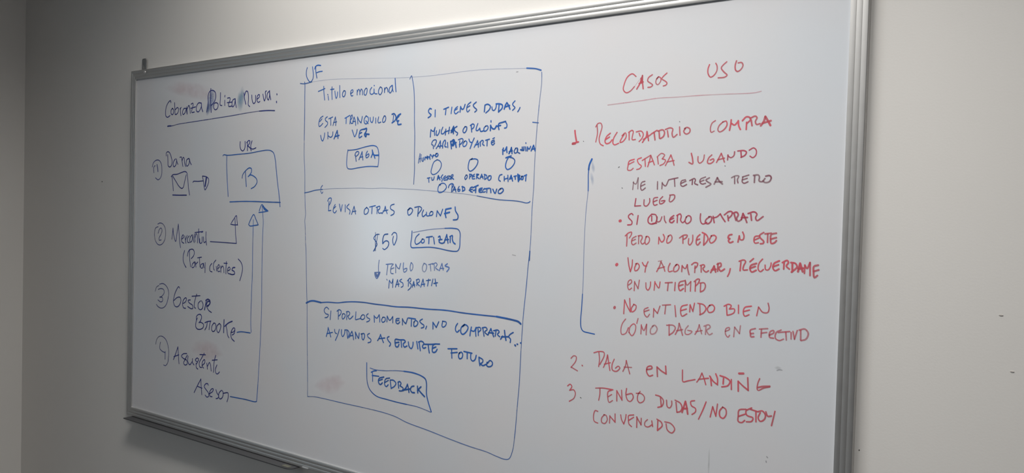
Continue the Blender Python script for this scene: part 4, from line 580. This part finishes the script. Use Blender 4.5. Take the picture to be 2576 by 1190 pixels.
def smooth_path(p):
    """Catmull-Rom through the points of one stroke, about 3 mm between samples."""
    if len(p) == 2:
        a, b = p
        n = max(1, int((b - a).length / 6))
        return [a.lerp(b, k / n) for k in range(n + 1)]
    q = [p[0] * 2 - p[1]] + p + [p[-1] * 2 - p[-2]]
    out = []
    for i in range(1, len(q) - 2):
        p0, p1, p2, p3 = q[i - 1], q[i], q[i + 1], q[i + 2]
        d1 = max((p1 - p0).length ** 0.5, 1e-3); d2 = max((p2 - p1).length ** 0.5, 1e-3); d3 = max((p3 - p2).length ** 0.5, 1e-3)
        m1 = (p2 - p1) + d2 * ((p1 - p0) / d1 - (p2 - p0) / (d1 + d2))
        m2 = (p2 - p1) + d2 * ((p3 - p2) / d3 - (p3 - p1) / (d2 + d3))
        n = max(3, min(14, int((p2 - p1).length / 2.5)))
        for k in range(n):
            t = k / n
            out.append((2 * t**3 - 3 * t**2 + 1) * p1 + (t**3 - 2 * t**2 + t) * m1 + (-2 * t**3 + 3 * t**2) * p2 + (t**3 - t**2) * m2)
    out.append(p[-1])
    return out

def ink_part(name, inkname, width, label, data, rng, parent=board):
    if '~' in data:                                     # a line of several words: each word a mesh of its own
        line = bpy.data.objects.new(name, None)
        COL.objects.link(line)
        line.parent = parent
        line['label'] = label
        for piece in data.split('~'):
            ink_part('handwritten_word', inkname, width, None, piece, rng, line)
        return line
    verts, faces, dens = [], [], []
    depth = 0.00025
    for s in data.split('|'):
        mult = 1.0
        if ' ' in s:
            ms, s = s.split(' ')
            mult = float(ms)
        p = [Vector((int(a), int(b))) / 10 for a, b in (q.split(',') for q in s.split(';'))]   # millimetres
        path = smooth_path(p)
        hw0 = width * mult / 2
        den = max(0.35, mult ** 1.5) if mult < 1 else 1.0
        n = len(path)
        base = len(verts)
        seed = rng.random() * 100
        y = SURF - depth
        depth += 0.000004
        L, R = [], []
        for i, c in enumerate(path):
            t = (path[min(i + 1, n - 1)] - path[max(i - 1, 0)])
            t = t.normalized() if t.length > 1e-6 else Vector((1, 0))
            nn = Vector((-t.y, t.x))
            hw = hw0 * (1 + 0.13 * noise.noise((c.x * 0.05 + seed, c.y * 0.05, seed)))
            for sgn in (1, -1):
                v = c + nn * hw * sgn
                verts.append((X0 + v.x / 1000, y, Z0 + v.y / 1000))
                dens.append(den)
        for i in range(n - 1):
            a = base + 2 * i
            faces.append((a, a + 1, a + 3, a + 2))
        for i, sg in ((0, -1), (n - 1, 1)):
            c = path[i]
            t = (path[min(i + 1, n - 1)] - path[max(i - 1, 0)])
            t = t.normalized() if t.length > 1e-6 else Vector((1, 0))
            a0 = math.atan2(t.y * sg, t.x * sg)
            a = base + 2 * i
            ring = []
            for k in range(1, 6):
                an = a0 - math.pi / 2 + math.pi * k / 6
                v = c + Vector((math.cos(an), math.sin(an))) * hw0
                ring.append(len(verts))
                verts.append((X0 + v.x / 1000, y, Z0 + v.y / 1000)); dens.append(den)
            if sg == 1: faces.append([a + 1] + ring + [a])
            else: faces.append([a] + ring + [a + 1])
    me = bpy.data.meshes.new(name)
    me.from_pydata(verts, [], faces)
    at = me.attributes.new('ink_load', 'FLOAT', 'POINT')
    at.data.foreach_set('value', dens)
    o = link(name, me, inkname, parent)
    if label: o['label'] = label
    return o
rng = random.Random(7)
for name, inkname, width, label, data in STROKES:
    ink_part(name, inkname, width, label, data, rng)

def smudge(mat, label, cx, cz, rx, rz, rot=0.0, seed=0):
    """soft-edged rubbed ink patch, centre and radii in metres on the board"""
    verts, faces, dens = [], [], []
    rings, seg = 6, 36
    verts.append((cx, SURF - 0.00012, cz)); dens.append(1.0)
    for r in range(1, rings + 1):
        f = r / rings
        for k in range(seg):
            a = 2 * math.pi * k / seg
            wob = 1 + 0.28 * noise.noise((math.cos(a) * 1.3 + seed * 9.1, math.sin(a) * 1.3, seed))
            x, z = rx * f * wob * math.cos(a), rz * f * wob * math.sin(a)
            verts.append((cx + x * math.cos(rot) - z * math.sin(rot), SURF - 0.00012, cz + x * math.sin(rot) + z * math.cos(rot)))
            dens.append((1 - f * f) ** 1.3)
    for k in range(seg):
        faces.append((0, 1 + k, 1 + (k + 1) % seg))
    for r in range(rings - 1):
        for k in range(seg):
            a, b = 1 + r * seg + k, 1 + r * seg + (k + 1) % seg
            faces.append((a, a + seg, b + seg, b))
    me = bpy.data.meshes.new('ink_smudge')
    me.from_pydata(verts, [], faces)
    me.attributes.new('ink_load', 'FLOAT', 'POINT').data.foreach_set('value', dens)
    o = link('ink_smudge', me, mat, board)
    o['label'] = label
smudge('smear_blue', 'blue smear trailing off to the lower left of the P', -0.7518, 1.9472, 0.0126, 0.0250, -0.24, 1)
smudge('smear_blue', 'blue smear rubbed behind the P of the heading', -0.7377, 1.9688, 0.0229, 0.0387, -0.17, 2)
smudge('smear_teal', 'teal smear in front of the last word of the heading', -0.5865, 1.9647, 0.0194, 0.0373, -0.14, 3)
smudge('smear_pink', 'faint pink smudge below the third list entry', -0.7385, 1.1803, 0.0867, 0.0328, -0.00, 4)
smudge('smear_pink', 'faint pink smudge in the lower left of the page outline', -0.1634, 1.1560, 0.0659, 0.0264, 0.26, 5)
smudge('smear_pink', 'faint pink haze above the heading', -0.8478, 2.0085, 0.1485, 0.0281, -0.17, 6)
smudge('smear_wipe', 'pale blue wipe mark beside the top of the tall bracket', 0.6480, 1.7442, 0.0049, 0.0146, 0.21, 7)
smudge('smear_wipe', 'lower pale blue wipe mark beside the tall bracket', 0.6463, 1.7193, 0.0049, 0.0163, 0.21, 8)
smudge('smear_grey', 'grey vertical streak at the bottom edge of the board', 0.9309, 1.1508, 0.0021, 0.0331, -0.00, 9)
smudge('smear_grey', 'faint grey scuff under the scuff mark', 1.0601, 1.3610, 0.0074, 0.0037, -0.00, 10)
